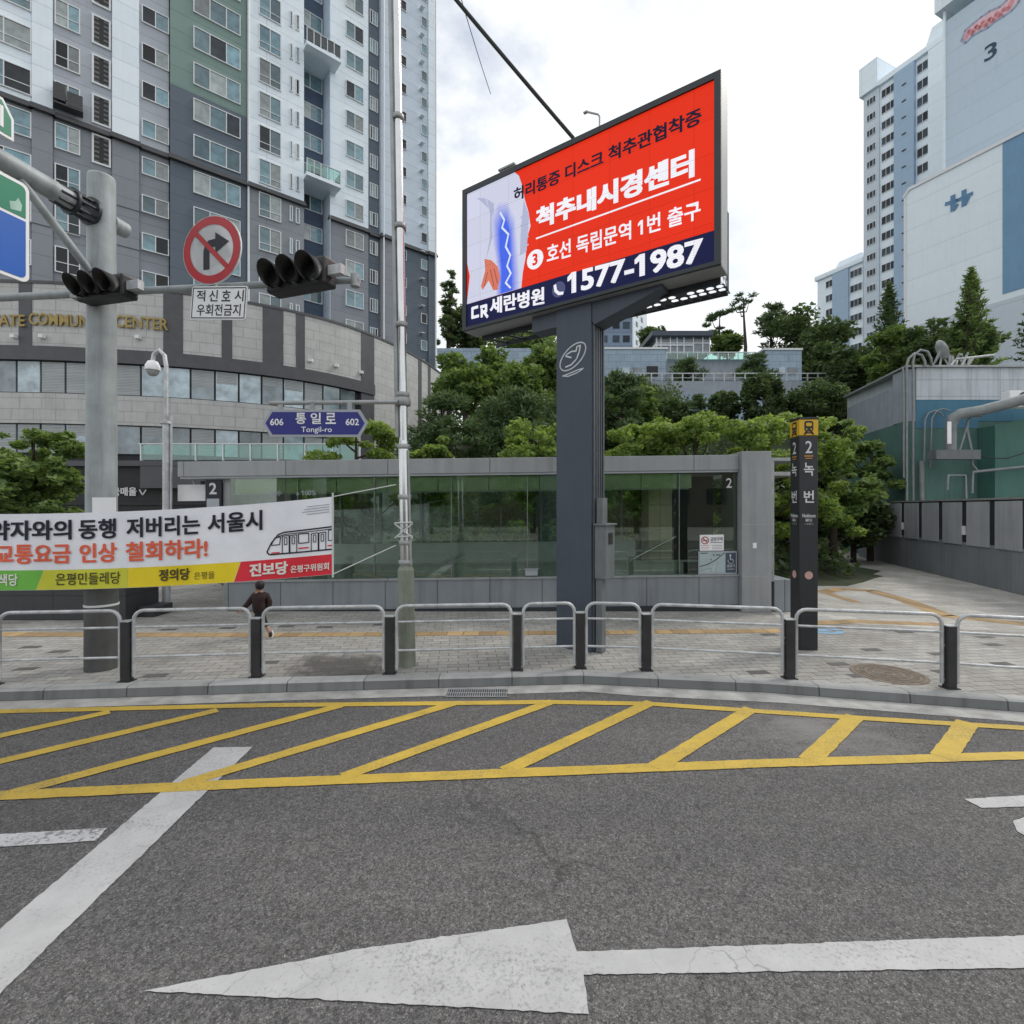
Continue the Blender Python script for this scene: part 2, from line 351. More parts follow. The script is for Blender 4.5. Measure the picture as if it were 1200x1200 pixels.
def m_pavers(name='pavers', k=1.15, bw=.3, bh=.15):
    m, nt, p, o = newmat(name)
    t = N(nt, "ShaderNodeTexCoord").outputs['Object']
    b = N(nt, "ShaderNodeTexBrick", offset=0.5); b.inputs['Scale'].default_value = 1
    b.inputs['Brick Width'].default_value = bw; b.inputs['Row Height'].default_value = bh; b.inputs['Mortar Size'].default_value = 0.006; b.inputs['Mortar Smooth'].default_value = 0.3
    b.inputs['Color1'].default_value = (0.25*k, 0.244*k, 0.231*k, 1); b.inputs['Color2'].default_value = (0.33*k, 0.32*k, 0.30*k, 1); b.inputs['Mortar'].default_value = (0.075*k, 0.072*k, 0.068*k, 1)
    rt = N(nt, "ShaderNodeMapping"); rt.inputs['Rotation'].default_value = (0, 0, R(-6)); nt.links.new(t, rt.inputs[0]); nt.links.new(rt.outputs[0], b.inputs['Vector'])
    n = noise(nt, t, 0.7, 6, 0.65); r = ramp(nt, 0.32, (0.74, 0.72, 0.70), 0.68, (1.15, 1.15, 1.15)); nt.links.new(n.outputs[0], r.inputs[0])
    n3 = noise(nt, t, 14, 4, 0.6); r3 = ramp(nt, 0.3, (0.85,)*3, 0.7, (1.12,)*3); nt.links.new(n3.outputs[0], r3.inputs[0])
    c = mixc(nt, 1, mixc(nt, 1, b.outputs[0], r.outputs[0], 'MULTIPLY'), r3.outputs[0], 'MULTIPLY')
    # a spilt dark stain beside the fence
    sx = N(nt, "ShaderNodeVectorMath", operation='DISTANCE'); sx.inputs[1].default_value = (-2.5, 7.45, 0.14); nt.links.new(t, sx.inputs[0])
    nd = noise(nt, t, 2.2, 5, 0.65); ds = N(nt, "ShaderNodeMath", operation='SUBTRACT'); nt.links.new(nd.outputs[0], ds.inputs[0])
    dv = N(nt, "ShaderNodeMath", operation='MULTIPLY'); dv.inputs[1].default_value = 0.5; nt.links.new(sx.outputs['Value'], dv.inputs[0]); nt.links.new(dv.outputs[0], ds.inputs[1])
    rd = ramp(nt, 0.05, (0, 0, 0), 0.3, (0.8,)*3); nt.links.new(ds.outputs[0], rd.inputs[0])
    c = mixc(nt, rd.outputs[0], c, (0.05, 0.045, 0.042))
    nt.links.new(c, p.inputs['Base Color']); p.inputs['Roughness'].default_value = 0.75
    iv = N(nt, "ShaderNodeMath", operation='SUBTRACT'); iv.inputs[0].default_value = 1; nt.links.new(b.outputs['Fac'], iv.inputs[1]); bumpn(nt, p, iv.outputs[0], 0.5, 0.01)
    return m

M = {}
M['asphalt'] = m_asphalt()
M['white_paint'] = m_roadpaint("white_road_paint", (0.47, 0.47, 0.475), 0.30)
M['faded_paint'] = m_roadpaint("faded_road_paint", (0.50, 0.50, 0.51), 0.60, False)
M['yellow_paint'] = m_roadpaint("yellow_road_paint", (0.56, 0.385, 0.055), 0.36, False)
M['pavers'] = m_pavers()
M['pavers_light'] = m_pavers('light_passage_pavers', 1.5, .6, .3)
M['kerb'] = panelmat("kerb_granite", (0.37, 0.375, 0.37), 1.0, 3.0, 0.008, (1, 0), 0.8, 0, 0.4, 0.12, 0.3)
M['gutter'] = pm("gutter_concrete", (0.38, 0.375, 0.36), 0.85, 0, 0.28, 4, 0.4, 80)
M['tactile'] = panelmat("tactile_paving", (0.38, 0.255, 0.125), 0.3, 0.3, 0.012, (1, 0), 0.8, 0, 0.6, 0.25, 0.3)
M['dirt'] = pm("earth_and_grass", (0.03, 0.042, 0.018), 0.95, 0, 0.5, 0.6, 0.5, 6)
M['steel'] = pm("stainless_steel", (0.62, 0.63, 0.63), 0.22, 0.95, 0.08, 3)
M['galv'] = pm("galvanised_steel", (0.36, 0.375, 0.38), 0.5, 0.35, 0.16, 5, 0.1, 60, 0.15)
M['rail'] = pm("painted_rail_grey", (0.50, 0.52, 0.54), 0.45, 0.25, 0.22, 7, 0.08, 40, 0.35)
M['post'] = pm("dark_fence_post", (0.035, 0.034, 0.038), 0.45, 0.1, 0.25, 4)
M['bill'] = pm("slate_painted_steel", (0.062, 0.078, 0.105), 0.55, 0.1, 0.08, 2, 0.05, 60, 0.1)
M['billdark'] = pm("dark_painted_steel", (0.028, 0.036, 0.042), 0.5, 0.1, 0.1, 3)
M['billside'] = pm("pale_cabinet_side", (0.33, 0.34, 0.34), 0.5, 0.1, 0.08, 2, 0, 60, 0.15)
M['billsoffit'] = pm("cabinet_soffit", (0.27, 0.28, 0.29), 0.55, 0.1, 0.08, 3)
M['black'] = pm("black_plastic", (0.018, 0.018, 0.019), 0.5, 0, 0.2, 5)
M['white'] = pm("white_enamel", (0.86, 0.87, 0.88), 0.45, 0, 0.05, 3)
M['ink'] = pm("black_ink", (0.018, 0.02, 0.03), 0.6, 0, 0.1, 3)
M['red'] = pm("red_sign_film", (0.45, 0.022, 0.03), 0.4, 0, 0.1, 3)
M['blue'] = pm("blue_sign_film", (0.008, 0.115, 0.50), 0.4, 0, 0.06, 1)
M['green'] = pm("green_sign_film", (0.004, 0.22, 0.12), 0.4, 0, 0.06, 1)
M['navy'] = pm("navy_sign_film", (0.02, 0.025, 0.22), 0.4, 0, 0.08, 2)
M['signgrey'] = pm("pale_grey_sign_edge", (0.38, 0.41, 0.45), 0.5, 0, 0.05, 3)
M['gold'] = pm("gilt_letters", (0.34, 0.25, 0.085), 0.5, 0.2, 0.12, 3)
M['stone'] = panelmat("podium_stone", (0.49, 0.495, 0.485), 1.15, 0.62, 0.022, rough=0.7, off=0.37, mortar=0.74, var=0.04, streak=0.14, useuv=True)
M['fascia'] = pm("dark_fascia", (0.075, 0.078, 0.085), 0.5, 0.1, 0.12, 2)
M['mull'] = pm("dark_mullion", (0.02, 0.022, 0.025), 0.5, 0.2, 0.1, 3)
M['shopglass'] = windowglass("office_glass", (0.30, 0.37, 0.41), 0.06, 0.5)
M['blind'] = panelmat("window_blind", (0.42, 0.45, 0.46), 9, 0.09, 0.02, rough=0.6, off=0, mortar=0.6, useuv=False, streak=0)
M['pane'] = windowglass("apartment_glass", (0.145, 0.255, 0.30), 0.05, 0.5, .8)
M['curtain'] = windowglass('curtained_glass', (0.27, 0.31, 0.31), 0.12, 0.4)
M['panedark'] = windowglass("apartment_glass_dark", (0.028, 0.036, 0.044), 0.06, 0.6, 0.35)
M['frame'] = pm("white_window_frame", (0.72, 0.74, 0.76), 0.45, 0, 0.05, 3)
M['eshell'] = panelmat("entrance_cladding", (0.33, 0.345, 0.355), 2.3, 4.0, 0.012, (1, 0), 0.5, 0, 0.45, 0.04, 0.22, metal=0.15)
M['eplinth'] = panelmat("entrance_plinth_stone", (0.25, 0.275, 0.30), 1.18, 3.0, 0.012, (1, 0), 0.6, 0, 0.4, 0.06, 0.3)
M['eglass'] = clearglass("entrance_glass", (0.84, 0.92, 0.86), 0.05)
M['eband'] = pm("green_tinted_band", (0.42, 0.47, 0.31), 0.4, 0, 0.1, 3)
M['balglass'] = clearglass("balustrade_glass", (0.60, 0.82, 0.78), 0.06)
M['dark'] = pm("dark_interior", (0.022, 0.024, 0.025), 0.7, 0, 0.25, 1.5)
M['pillar'] = pm("charcoal_pillar", (0.030, 0.032, 0.037), 0.4, 0.15, 0.1, 3)
M['yel'] = pm("yellow_panel", (0.66, 0.40, 0.015), 0.45, 0, 0.06, 3)
M['orange'] = pm("orange_film", (0.55, 0.26, 0.05), 0.5, 0, 0.06, 3)
M['palelet'] = pm("pale_letters", (0.62, 0.63, 0.63), 0.5, 0, 0.05, 3)
M['bark'] = pm("bark", (0.055, 0.042, 0.032), 0.9, 0, 0.3, 8, 0.6, 30)
M['pineleaf'] = leafmat("pine_needles", (0.047, 0.081, 0.044), (0.147, 0.217, 0.093), 0.25)
M['mapleleaf'] = leafmat("maple_leaves", (0.092, 0.165, 0.042), (0.326, 0.414, 0.141), 0.45)
M['darkleaf'] = leafmat("dark_leaves", (0.051, 0.082, 0.043), (0.149, 0.210, 0.094), 0.35)
M['midleaf'] = leafmat("mid_leaves", (0.071, 0.127, 0.047), (0.242, 0.331, 0.120), 0.4)
M['rope'] = pm("white_rope", (0.6, 0.62, 0.62), 0.8, 0, 0.05, 5)
M['wire'] = pm("black_cable", (0.02, 0.022, 0.022), 0.6, 0, 0.1, 5)

# ------------------------------------------------------------------ ground, road, pavement
def KY(x):   # foot of the kerb (road level)
    P = [(-60, 2.5), (-14, 5.75), (-6.5, 6.5), (-2.74, 6.84), (0.95, 7.14), (3.4, 6.80), (6.15, 6.15), (12, 4.5), (60, -9)]
    for (a, b), (c, d) in zip(P[:-1], P[1:]):
        if a <= x <= c: return b + (d-b)*(x-a)/(c-a)
KX = [-60, -30, -14, -10, -6.5, -4.6, -2.74, -0.9, 0.3, 0.8, 0.95, 1.1, 1.6, 2.5, 3.4, 4.8, 6.15, 8, 12, 25, 60]
b = MB(); b.add([(-1500, -1500, -0.02), (1500, -1500, -0.02), (1500, 1500, -0.02), (-1500, 1500, -0.02)], [(0, 1, 2, 3)])
kind(b.build('ground', M['dirt']))
b = MB(); pts = [(x, KY(x)+0.1, 0) for x in KX]
b.add(pts + [(x, -14, 0) for x in KX], [(i, len(KX)+i, len(KX)+i+1, i+1) for i in range(len(KX)-1)])
kind(b.build('road', M['asphalt']))
b = MB()
n_ = len(KX); prof = [(0.0, -0.01), (0.012, 0.118), (0.035, 0.14), (0.2, 0.142)]
b.add([(x, KY(x)+d, z) for d, z in prof for x in KX],
      [(j*n_+i, j*n_+i+1, (j+1)*n_+i+1, (j+1)*n_+i) for j in range(3) for i in range(n_-1)])
M['kerbface'] = panelmat('shaded_kerb_face', (0.19, 0.20, 0.20), 1.0, 3.0, 0.01, (1, 0), 0.85, 0, 0.4, 0.12, 0.4)  # front face coloured darker than the top: its shade is painted in
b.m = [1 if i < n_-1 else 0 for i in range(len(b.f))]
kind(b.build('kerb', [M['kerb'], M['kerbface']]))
b = MB()
b.add([(x, KY(x)+0.2, 0.138) for x in KX] + [(x, 70, 0.138) for x in KX], [(i, i+1, n_+i+1, n_+i) for i in range(n_-1)])
kind(b.build('pavement', M['pavers']))
b = MB()
b.add([(x, KY(x)-0.30-0.05*(x > 1.5), 0.004) for x in KX] + [(x, KY(x)+0.005, 0.004) for x in KX], [(i, i+1, n_+i+1, n_+i) for i in range(n_-1)])
kind(b.build('gutter', M['gutter']))
# opposite pavement
b = MB(); b.box((-60, -40, -0.01), (60, -14, 0.14)); kind(b.build('far_pavement', M['pavers']))

_jr = random.Random(21)
def strip(pts, wd, z):
    Q = [gnd(u, v, z) for u, v in pts]; P = []; mb_v = []
    for a, c in zip(Q[:-1], Q[1:]):
        n = max(1, int((c-a).length/.06)); P += [a.lerp(c, i/n) for i in range(n)]
    P.append(Q[-1])
    for i, p in enumerate(P):
        d = (P[min(i+1, len(P)-1)] - P[max(i-1, 0)]).normalized(); s = Vector((-d.y, d.x, 0))*wd/2
        mb_v += [p+s*(1+_jr.gauss(0, .028)), p-s*(1+_jr.gauss(0, .028))]
    return mb_v, [(2*i, 2*i+1, 2*i+3, 2*i+2) for i in range(len(P)-1)]
b = MB()
for pts, wd, z in [
    ([(-260, 846), (0, 833.5), (300, 826.5), (520, 824), (640, 822.5), (760, 824.5), (870, 832), (1020, 842), (1200, 853), (1500, 873)], 0.13, 0.008),
    ([(-300, 958), (0, 932), (300, 917.5), (600, 905.5), (900, 894), (1200, 885), (1500, 877)], 0.155, 0.008),
    ([(0, 862), (115, 837)], 0.15, 0.0082), ([(-140, 932), (0, 892), (255, 832)], 0.15, 0.0084), ([(10, 930), (390, 829)], 0.15, 0.0086),
    ([(215, 918), (525, 826)], 0.15, 0.0088), ([(402, 910), (641, 824)], 0.15, 0.009), ([(592, 903), (758, 825)], 0.165, 0.0092),
    ([(768, 899), (876, 833)], 0.17, 0.0094), ([(948, 891), (999, 842)], 0.19, 0.0096), ([(1105, 887), (1132, 849)], 0.20, 0.0098)]:
    if len(pts) == 2 and pts[0][0] > -200:
        p, q = gnd(*pts[0]), gnd(*pts[1]); d = (q-p).normalized(); q = q+d*.11
        pts = [pts[0], (600+F*q.x/q.y, V0+F*H/q.y)]
    vs, fs = strip(pts, wd, z); b.add(vs, fs)
kind(b.build('yellow_road_hatching', M['yellow_paint']))
def rag(Q, st=.035, amp=.0022):
    P = []
    for a, c in zip(Q, Q[1:]+Q[:1]):
        n = max(1, min(160, int((c-a).length/st))); d = (c-a).normalized(); s = Vector((-d.y, d.x, 0))
        P += [a.lerp(c, i/n)+(s*_jr.gauss(0, amp) if i else Vector()) for i in range(n)]
    return P
def flat(name, poly, m, z):
    b = MB(); P = rag([gnd(u, v, z) for u, v in poly]); b.add(P, [list(range(len(P)))]); return kind(b.build(name, m))
A0, A1 = gnd(250, 876, .006), gnd(0, 1088, .006); B0, B1 = gnd(296, 875, .006), gnd(0, 1164, .006)
b = MB(); P = rag([A0, B0, B0+(B1-B0)*1.7, A0+(A1-A0)*1.7]); b.add(P, [list(range(len(P)))]); kind(b.build('white_stop_line', M['white_paint']))
flat('faded_lane_line', [(-60, 981), (126, 970), (113, 985), (-60, 996)], M['faded_paint'], 0.006)
flat('lane_arrow', [(168, 1161), (420, 1112), (664, 1077), (676, 1115), (1200, 1096), (1900, 1068), (1960, 1098), (1200, 1134), (684, 1142), (690, 1188), (430, 1174)], M['white_paint'], 0.006)
flat('lane_mark', [(1130, 936), (1200, 932), (1330, 924), (1350, 936), (1260, 941), (1200, 945), (1150, 946.5)], M['white_paint'], 0.006)
flat('lane_mark', [(1187, 962), (1200, 957.5), (1230, 957), (1300, 968), (1240, 990), (1206, 981), (1192, 974)], M['white_paint'], 0.006)
b = MB(); b.add([(5.6, 10.6, .1405), (8.2, 9.9, .1405), (11.5, 9.0, .1405), (13.0, 11.5, .1405), (13.5, 13.2, .1405), (16.8, 24.8, .1405), (9.4, 24.8, .1405), (6.0, 12.7, .1405)], [list(range(8))]); kind(b.build('passage_paving', M['pavers_light']))
# tactile strips in the pavement
b = MB()
for pts, wd, z in [([(-400, 742), (300, 744), (640, 741.5), (920, 739)], 0.30, 0.1425), ([(930, 731), (1000, 728), (1110, 732)], 0.32, 0.143),
                   ([(962, 694), (985, 690), (1020, 692), (1060, 703), (1110, 722), (1200, 731), (1400, 752)], 0.42, 0.1435), ([(965, 694), (1005, 706)], .25, 0.144)]:
    vs, fs = strip([(u, v) for u, v in pts], wd, z); b.add(vs, fs)
kind(b.build('tactile_strip', M['tactile']))
M['dpav'] = pm("dark_paver", (0.10, 0.097, 0.094), 0.8, 0, 0.3, 5)
b = MB()
for u, v in [(12, 786), (54, 765), (165, 794), (300, 778), (60, 773), (255, 737), (370, 736), (20, 760), (437, 733), (541, 728), (742, 728), (1015, 763), (1000, 794), (1095, 768), (1100, 789), (1160, 757), (1170, 780), (1055, 742), (1150, 748), (975, 780), (895, 745), (880, 790), (325, 735), (185, 739)]:
    p = gnd(u, v, 0.141); b.add([p, p+Vector((.3, 0.03, 0)), p+Vector((.285, .18, 0)), p+Vector((-.015, .15, 0))], [(0, 1, 2, 3)])
kind(b.build('dark_pavers', M['dpav']))
M['bluemark'] = m_roadpaint("blue_floor_paint", (0.24, 0.42, 0.62), 0.38, False)
b = MB(); c = gnd(966, 738.5, 0.143)
for r0, r1 in ((0.0, 0.13), (0.2, 0.34)):
    b.add([c+Vector((math.cos(a*.3)*r, math.sin(a*.3)*r*0.9, 0)) for r in (r0+0.001, r1) for a in range(21)], [(i, i+1, 22+i, 21+i) for i in range(20)])
kind(b.build('blue_pavement_mark', M['bluemark']))

# ------------------------------------------------------------------ hillside
def sm(t): t = max(0, min(1, t)); return t*t*(3-2*t)
def hill(X, Y):
    y0 = 14.6 + 13*sm((X-11)/4.5) 
    y1 = 38*sm((-2.2-X)/5.5) 
    h = 12.4*sm((Y-y0-y1)/(30 if X < 13 else 24))
    return 0.1 + h + 9*sm((Y-58)/60)*sm((X+20)/20) 
xs = np.arange(-60, 130, 2.0); ys = np.concatenate([np.arange(13, 50, 1.5), np.arange(50, 180, 6)])
b = MB(); b.add([(x, y, hill(x, y)) for y in ys for x in xs], [(j*len(xs)+i, j*len(xs)+i+1, (j+1)*len(xs)+i+1, (j+1)*len(xs)+i) for j in range(len(ys)-1) for i in range(len(xs)-1)], 0, True)
kind(b.build('hillside', M['dirt']))

# ------------------------------------------------------------------ LED billboard
BP = Vector((1.21, 8.12, 0)); BL = Vector((-0.8177, 0.5758, 0)); BN = Vector((0.5758, 0.8177, 0))
s0 = 2.596
TB = frame(BP + BL*s0 + Vector((0, 0, 5.78)), -BL, BN, Vector((0, 0, 1)))   # local x: 0..W from its left end, y: backwards, z: up
W_, H_ = 4.596, 2.63
bb = thing('led_billboard', 'large red LED advertising screen on a thick slate blue post', 'billboard', (1.1, 8.45, 0.14))
b = MB(TB); b.box((0, 0.012, 0), (W_, 0.39, H_)); b.build('cabinet', M['billside'], bb, 0.008)
b = MB(TB)
for a, c in (((-.004, -0.03, -0.004), (0.085, 0.0115, H_+.004)), ((W_-0.085, -0.03, -0.004), (W_+.004, 0.0115, H_+.004)), ((0.0855, -0.03, H_-0.085), (W_-.0855, 0.0115, H_+.004)), ((0.0855, -0.03, -0.004), (W_-.0855, 0.0115, 0.05))): b.box(a, c)
b.build('screen_frame', M['billdark'], bb)
b = MB(TB); b.box((0.003, 0.02, -0.012), (W_-0.003, 0.387, -0.0005)); b.build('soffit', M['billsoffit'], bb)
# back cabinet with perforated skirts
def perf(o, ax, ay, nx, ny, cell, r, m):
    "a sheet with a hole in every cell; corners between the holes stay solid"
    bq = MB(TB); q = 8; ax = Vector(ax); ay = Vector(ay); o = Vector(o)
    for i in range(nx):
        for j in range(ny):
            c = o + ax*(i+.5)*cell + ay*(j+.5)*cell
            if (i*7 + j*3) % 11 in (4, ):
                bq.add([c-ax*cell/2-ay*cell/2, c+ax*cell/2-ay*cell/2, c+ax*cell/2+ay*cell/2, c-ax*cell/2+ay*cell/2], [(0, 1, 2, 3)]); continue
            sq = [c + (ax*x + ay*y)*cell/2 for x, y in ((1, 0), (1, 1), (0, 1), (-1, 1), (-1, 0), (-1, -1), (0, -1), (1, -1))]
            ci = [c + (ax*math.cos(k*math.pi/4) + ay*math.sin(k*math.pi/4))*r for k in range(8)]
            bq.add(sq + ci, [(k, (k+1) % 8, 8+(k+1) % 8, 8+k) for k in range(8)])
    return bq
cell = 0.14
perf((2.44, 0.42, -0.10), (1, 0, 0), (0, 1, 0), 15, 3, cell, 0.056, 0).build('perforated_skirt', M['billdark'], bb)
perf((W_-0.10, 0.42, -0.08), (0, 1, 0), (0, 0, 1), 3, 8, cell, 0.054, 0).build('perforated_skirt', M['billside'], bb)
b = MB(TB)
for k in range(6): b.tube([(0.2+k*0.4, 0.41, -0.06), (0.4+k*0.4, 0.86, -0.06), (0.6+k*.4, 0.41, -.06)], .02, 6)
b.box((0.14, 0.845, -0.11), (W_-0.1, 0.88, -0.03)); b.box((0.14, 0.392, -0.105), (W_-0.1, 0.418, 0.0)); b.tube([(W_-.105, .86, -.05), (W_-.105, .86, 1.12), (W_-.105, .41, 1.12)], .02, 6); b.tube([(.2, .86, -.05), (.2, .86, 1.05), (W_-.12, .86, 1.05)], .018, 6)
b.build('bracing', M['billdark'], bb)
# screen picture: flat coloured fields that give off light
LED = {k: emis('led_'+k, c, 1.0) for k, c in dict(red=(0.82, 0.034, 0.010), navy=(0.010, 0.013, 0.062), white=(0.93, 0.93, 1.0), ink=(0.012, 0.010, 0.03), shirt=(0.66, 0.68, 0.84), fold=(0.46, 0.49, 0.68), skin=(0.70, 0.20, 0.13), skin2=(0.42, 0.10, 0.07), blue=(0.10, 0.20, 0.88), glow=(0.30, 0.42, 0.93), bolt=(0.75, 0.85, 1.0), cream=(0.95, 0.72, 0.5), ph=(0.08, 0.09, 0.2)).items()}
def scr(name, fn, m, y):
    b = MB(TB); fn(b, y); o = b.build(name, m, scrn); return o
b = MB(TB); b.add([(0.084, 0.008, 0.49), (W_-.084, 0.008, 0.49), (W_-.084, 0.008, H_-.084), (0.084, 0.008, H_-.084)], [(0, 1, 2, 3)])
scrn = b.build('screen', LED['red'], bb); ORG[scrn] = ORG[bb]
scr('phone_band', lambda b, y: b.poly([(0.084, 0.05), (W_-.084, 0.05), (W_-.084, 0.488), (0.084, 0.488)], y), LED['navy'], 0.0075)
def man(b, y):
    b.poly([(0.086, 0.49), (0.086, 0.53), (0.15, 1.0), (0.09, 1.25), (0.086, 2.545), (1.17, 2.545), (1.26, 2.45), (1.33, 2.25), (1.38, 2.0), (1.46, 1.75), (1.5, 1.5), (1.45, 1.38), (1.42, 1.2), (1.40, 1.0), (1.34, 0.75), (1.31, 0.49)], y)
scr('pictured_shirt', man, LED['shirt'], 0.006)
def folds(b, y):
    b.poly([(0.55, 2.3), (0.72, 2.15), (0.70, 1.6), (0.52, 1.15), (0.62, 1.55), (0.63, 2.0)], y)
    b.poly([(1.36, 2.0), (1.47, 1.68), (1.42, 1.1), (1.28, 1.06), (1.30, 1.5)], y)
    b.poly([(0.30, 2.4), (0.52, 2.32), (0.60, 2.1), (0.42, 2.3)], y)
    for k in range(5): b.line([(1.30, 1.15+k*0.14), (1.45, 1.2+k*0.14)], 0.03, y-0.001)
scr('shirt_folds', folds, LED['fold'], 0.0045)
GP = [(0.78, 0.52), (0.80, 1.0), (0.72, 1.45), (0.70, 1.85), (0.82, 2.06), (1.0, 2.02), (1.16, 1.7), (1.20, 1.2), (1.24, 0.8), (1.24, 0.52)]
GC = [(.98+(x-.98)*1.0, z) for x, z in GP]
for k in range(9):
    f = k/8; sx = 1.12-.62*f; sz = 1.05-.22*f
    pts_ = [(.985+(x-.985)*sx, .50+(z-.50)*sz if z > .53 else .494) for x, z in GC]
    c = tuple(a_*(1-f)+b_*f for a_, b_ in zip((.60, .62, .84), (.07, .15, .86)))
    LED['glow%d' % k] = emis('led_glow', c, 1.0); scr('pain_glow', lambda b, y: b.poly(pts_, y), LED['glow%d' % k], 0.0042-.0004*k)
scr('lightning_line', lambda b, y: b.line([(0.86, 1.94), (0.95, 1.78), (0.90, 1.66), (1.04, 1.5), (0.98, 1.3), (1.08, 1.12), (1.01, 0.95), (1.09, 0.8), (0.98, 0.66), (1.08, 0.55)], 0.035, y), LED['bolt'], 0.0)
scr('pictured_hand', lambda b, y: (b.poly([(0.50, 1.22), (0.66, 1.15), (0.80, 1.0), (0.86, 0.8), (0.80, 0.58), (0.70, 0.60), (0.60, 0.80), (0.46, 0.66), (0.42, 0.74), (0.52, 1.0)], y)), LED['skin'], 0.0005)
scr('finger_shadow', lambda b, y: [b.line(q, 0.022, y) for q in ([(0.64, 0.98), (0.72, 0.66)], [(0.57, 0.95), (0.50, 0.72)], [(0.72, 0.98), (0.80, 0.7)])], LED['skin2'], -0.0008)
scr('symptom_lettering', lambda b, y: b.trect("허리통증 디스크 척추관협착증", 1.154, 2.02, 4.338, 2.262, y, 0, 0.034), LED['ink'], -0.001)
scr('centre_lettering', lambda b, y: (b.trect("척추내시경센터", 1.613, 1.40, 4.245, 1.755, y, 0, 0.055, 1.32, 1.715), b.poly([(1.613, 1.235), (4.326, 1.235), (4.326, 1.262), (1.613, 1.262)], y)), LED['white'], -0.001)
scr('exit_lettering', lambda b, y: (b.trect("호선 독립문역 1번 출구", 1.832, 0.76, 4.326, 1.07, y, 0, 0.02, 0.70, 0.97), b.disc((1.596, 0.902), 0.165, 0.165, y), b.trect("1577-1987", 2.222, 0.15, 4.361, 0.50, y, 0, 0.036, 0.10, 0.43), b.trect("세란병원", 0.627, 0.175, 1.782, 0.47, y, 0, 0.036, 0.10, 0.39),
    b.line([(0.34, 0.38), (0.22, 0.38), (0.22, 0.21), (0.36, 0.21)], 0.055, y), b.line([(0.42, 0.36), (0.54, 0.36), (0.54, 0.26), (0.44, 0.26)], 0.055, y), b.line([(0.44, 0.31), (0.44, 0.18)], 0.05, y), b.line([(0.50, 0.24), (0.57, 0.15)], 0.05, y)), LED['white'], -0.001)
scr('line_number', lambda b, y: b.trect("3", 1.545, 0.80, 1.65, 1.0, y, 0, 0.04), LED['red'], -0.003)
scr('phone_disc', lambda b, y: b.disc((2.055, 0.28), 0.125, 0.13, y), LED['ph'], 0.002)
scr('phone_handset', lambda b, y: (b.line([(1.985, 0.36), (2.0, 0.27), (2.06, 0.21), (2.13, 0.20)], 0.05, y)), LED['white'], -0.0015)
# post
PC = Vector((1.27, 8.20, 0)); w_, d_ = 0.645, 0.40
TP = frame(PC + BL*w_, -BL, BN, Vector((0, 0, 1)))
b = MB(TP); b.box((0, 0, 0.13), (w_, d_, 5.765)); b.build('post', M['bill'], bb, 0.006)
b = MB(TP)
for y0 in (0.05, 0.13, 0.21, 0.29): b.box((w_+0.001, y0, 0.15), (w_+0.03, y0+0.035, 5.5))
b.box((w_+0.001, 0.345, 0.15), (w_+0.05, 0.385, 5.55))
b.build('cable_channels', M['chan'] if 'chan' in M else M.setdefault('chan', pm('dark_grey_channel', (.12, .135, .15), .45, .3, .12, 4)), bb)
b = MB(TP); b.box((-0.5, 0.03, 5.50), (-0.003, 0.36, 5.764)); b.prism([(w_+0.003, 5.45), (w_+0.05, 5.40), (w_+1.15, 5.72), (w_+1.15, 5.764), (w_+0.003, 5.764)], 0.02, 0.38)
b.build('bracket', M['bill'], bb)
M['logo'] = pm("white_line_emblem", (0.62, 0.66, 0.70), 0.5, 0, 0.05, 3)
b = MB(TP); cx, cz = 0.31, 4.92; an = R(38)
ov = []
for k in range(41):
    t = 2*math.pi*k/40; x, z = 0.275*math.cos(t), 0.158*math.sin(t)
    ov.append((cx + x*math.cos(an) - z*math.sin(an), cz + 0.02 + x*math.sin(an) + z*math.cos(an)))
b.line(ov, 0.022, -0.003)
b.line([(cx-.13, cz-.13), (cx-.03, cz-.11), (cx+.07, cz-.03), (cx+.12, cz+.08), (cx+.14, cz+.18), (cx+.08, cz+.17), (cx+.06, cz+.10), (cx-.02, cz+.11), (cx-.10, cz+.08), (cx-.13, cz+.05), (cx-.03, cz+.01)], 0.024, -0.003)
b.line([(cx-.19, cz-.27), (cx-.08, cz-.29), (cx+.1, cz-.25), (cx+.20, cz-.20), (cx+.1, cz-.21), (cx-.08, cz-.25), (cx-.19, cz-.27)], 0.018, -0.003)
b.build('bird_emblem', M['logo'], bb)
b = MB(TP); b.box((w_+0.052, 0.02, 1.33), (w_+0.24, 0.36, 2.18)); b.box((w_+0.045, -0.02, 2.182), (w_+0.27, 0.40, 2.21)); b.box((w_+0.052, 0.08, 2.211), (w_+0.16, 0.26, 2.62)); b.box((w_+.052, 0.05, 0.15), (w_+.16, 0.2, 1.328))
M['boxgrey'] = pm('dull_grey_box', (.15, .165, .175), .55, .1, .12, 4, 0, 60, .2)
sb = b.build('switch_box', M['boxgrey'], bb, 0.005); ORG[sb] = ORG[bb]
b = MB(TP); b.box((w_+0.2405, 0.13, 1.88), (w_+0.252, 0.27, 2.06)); b.build('meter_window', M['black'], sb)
# little arm light on the roof of the screen, and a pale junction box
b = MB(TB); b.tube([(2.65, 0.3, H_+.004), (2.65, 0.3, H_+0.42), (2.62, 0.3, H_+0.47), (2.42, 0.3, H_+0.60)], 0.016); b.box((2.36, 0.28, H_+0.595), (2.44, 0.33, H_+0.615)); b.build('arm_light', M['galv'], bb)
b = MB(TB); b.box((0.75, 0.15, H_+.005), (1.05, 0.36, H_+0.17)); b.box((0.72, 0.12, H_+0.172), (1.08, 0.38, H_+0.20)); b.build('junction_box', M['billside'], bb)

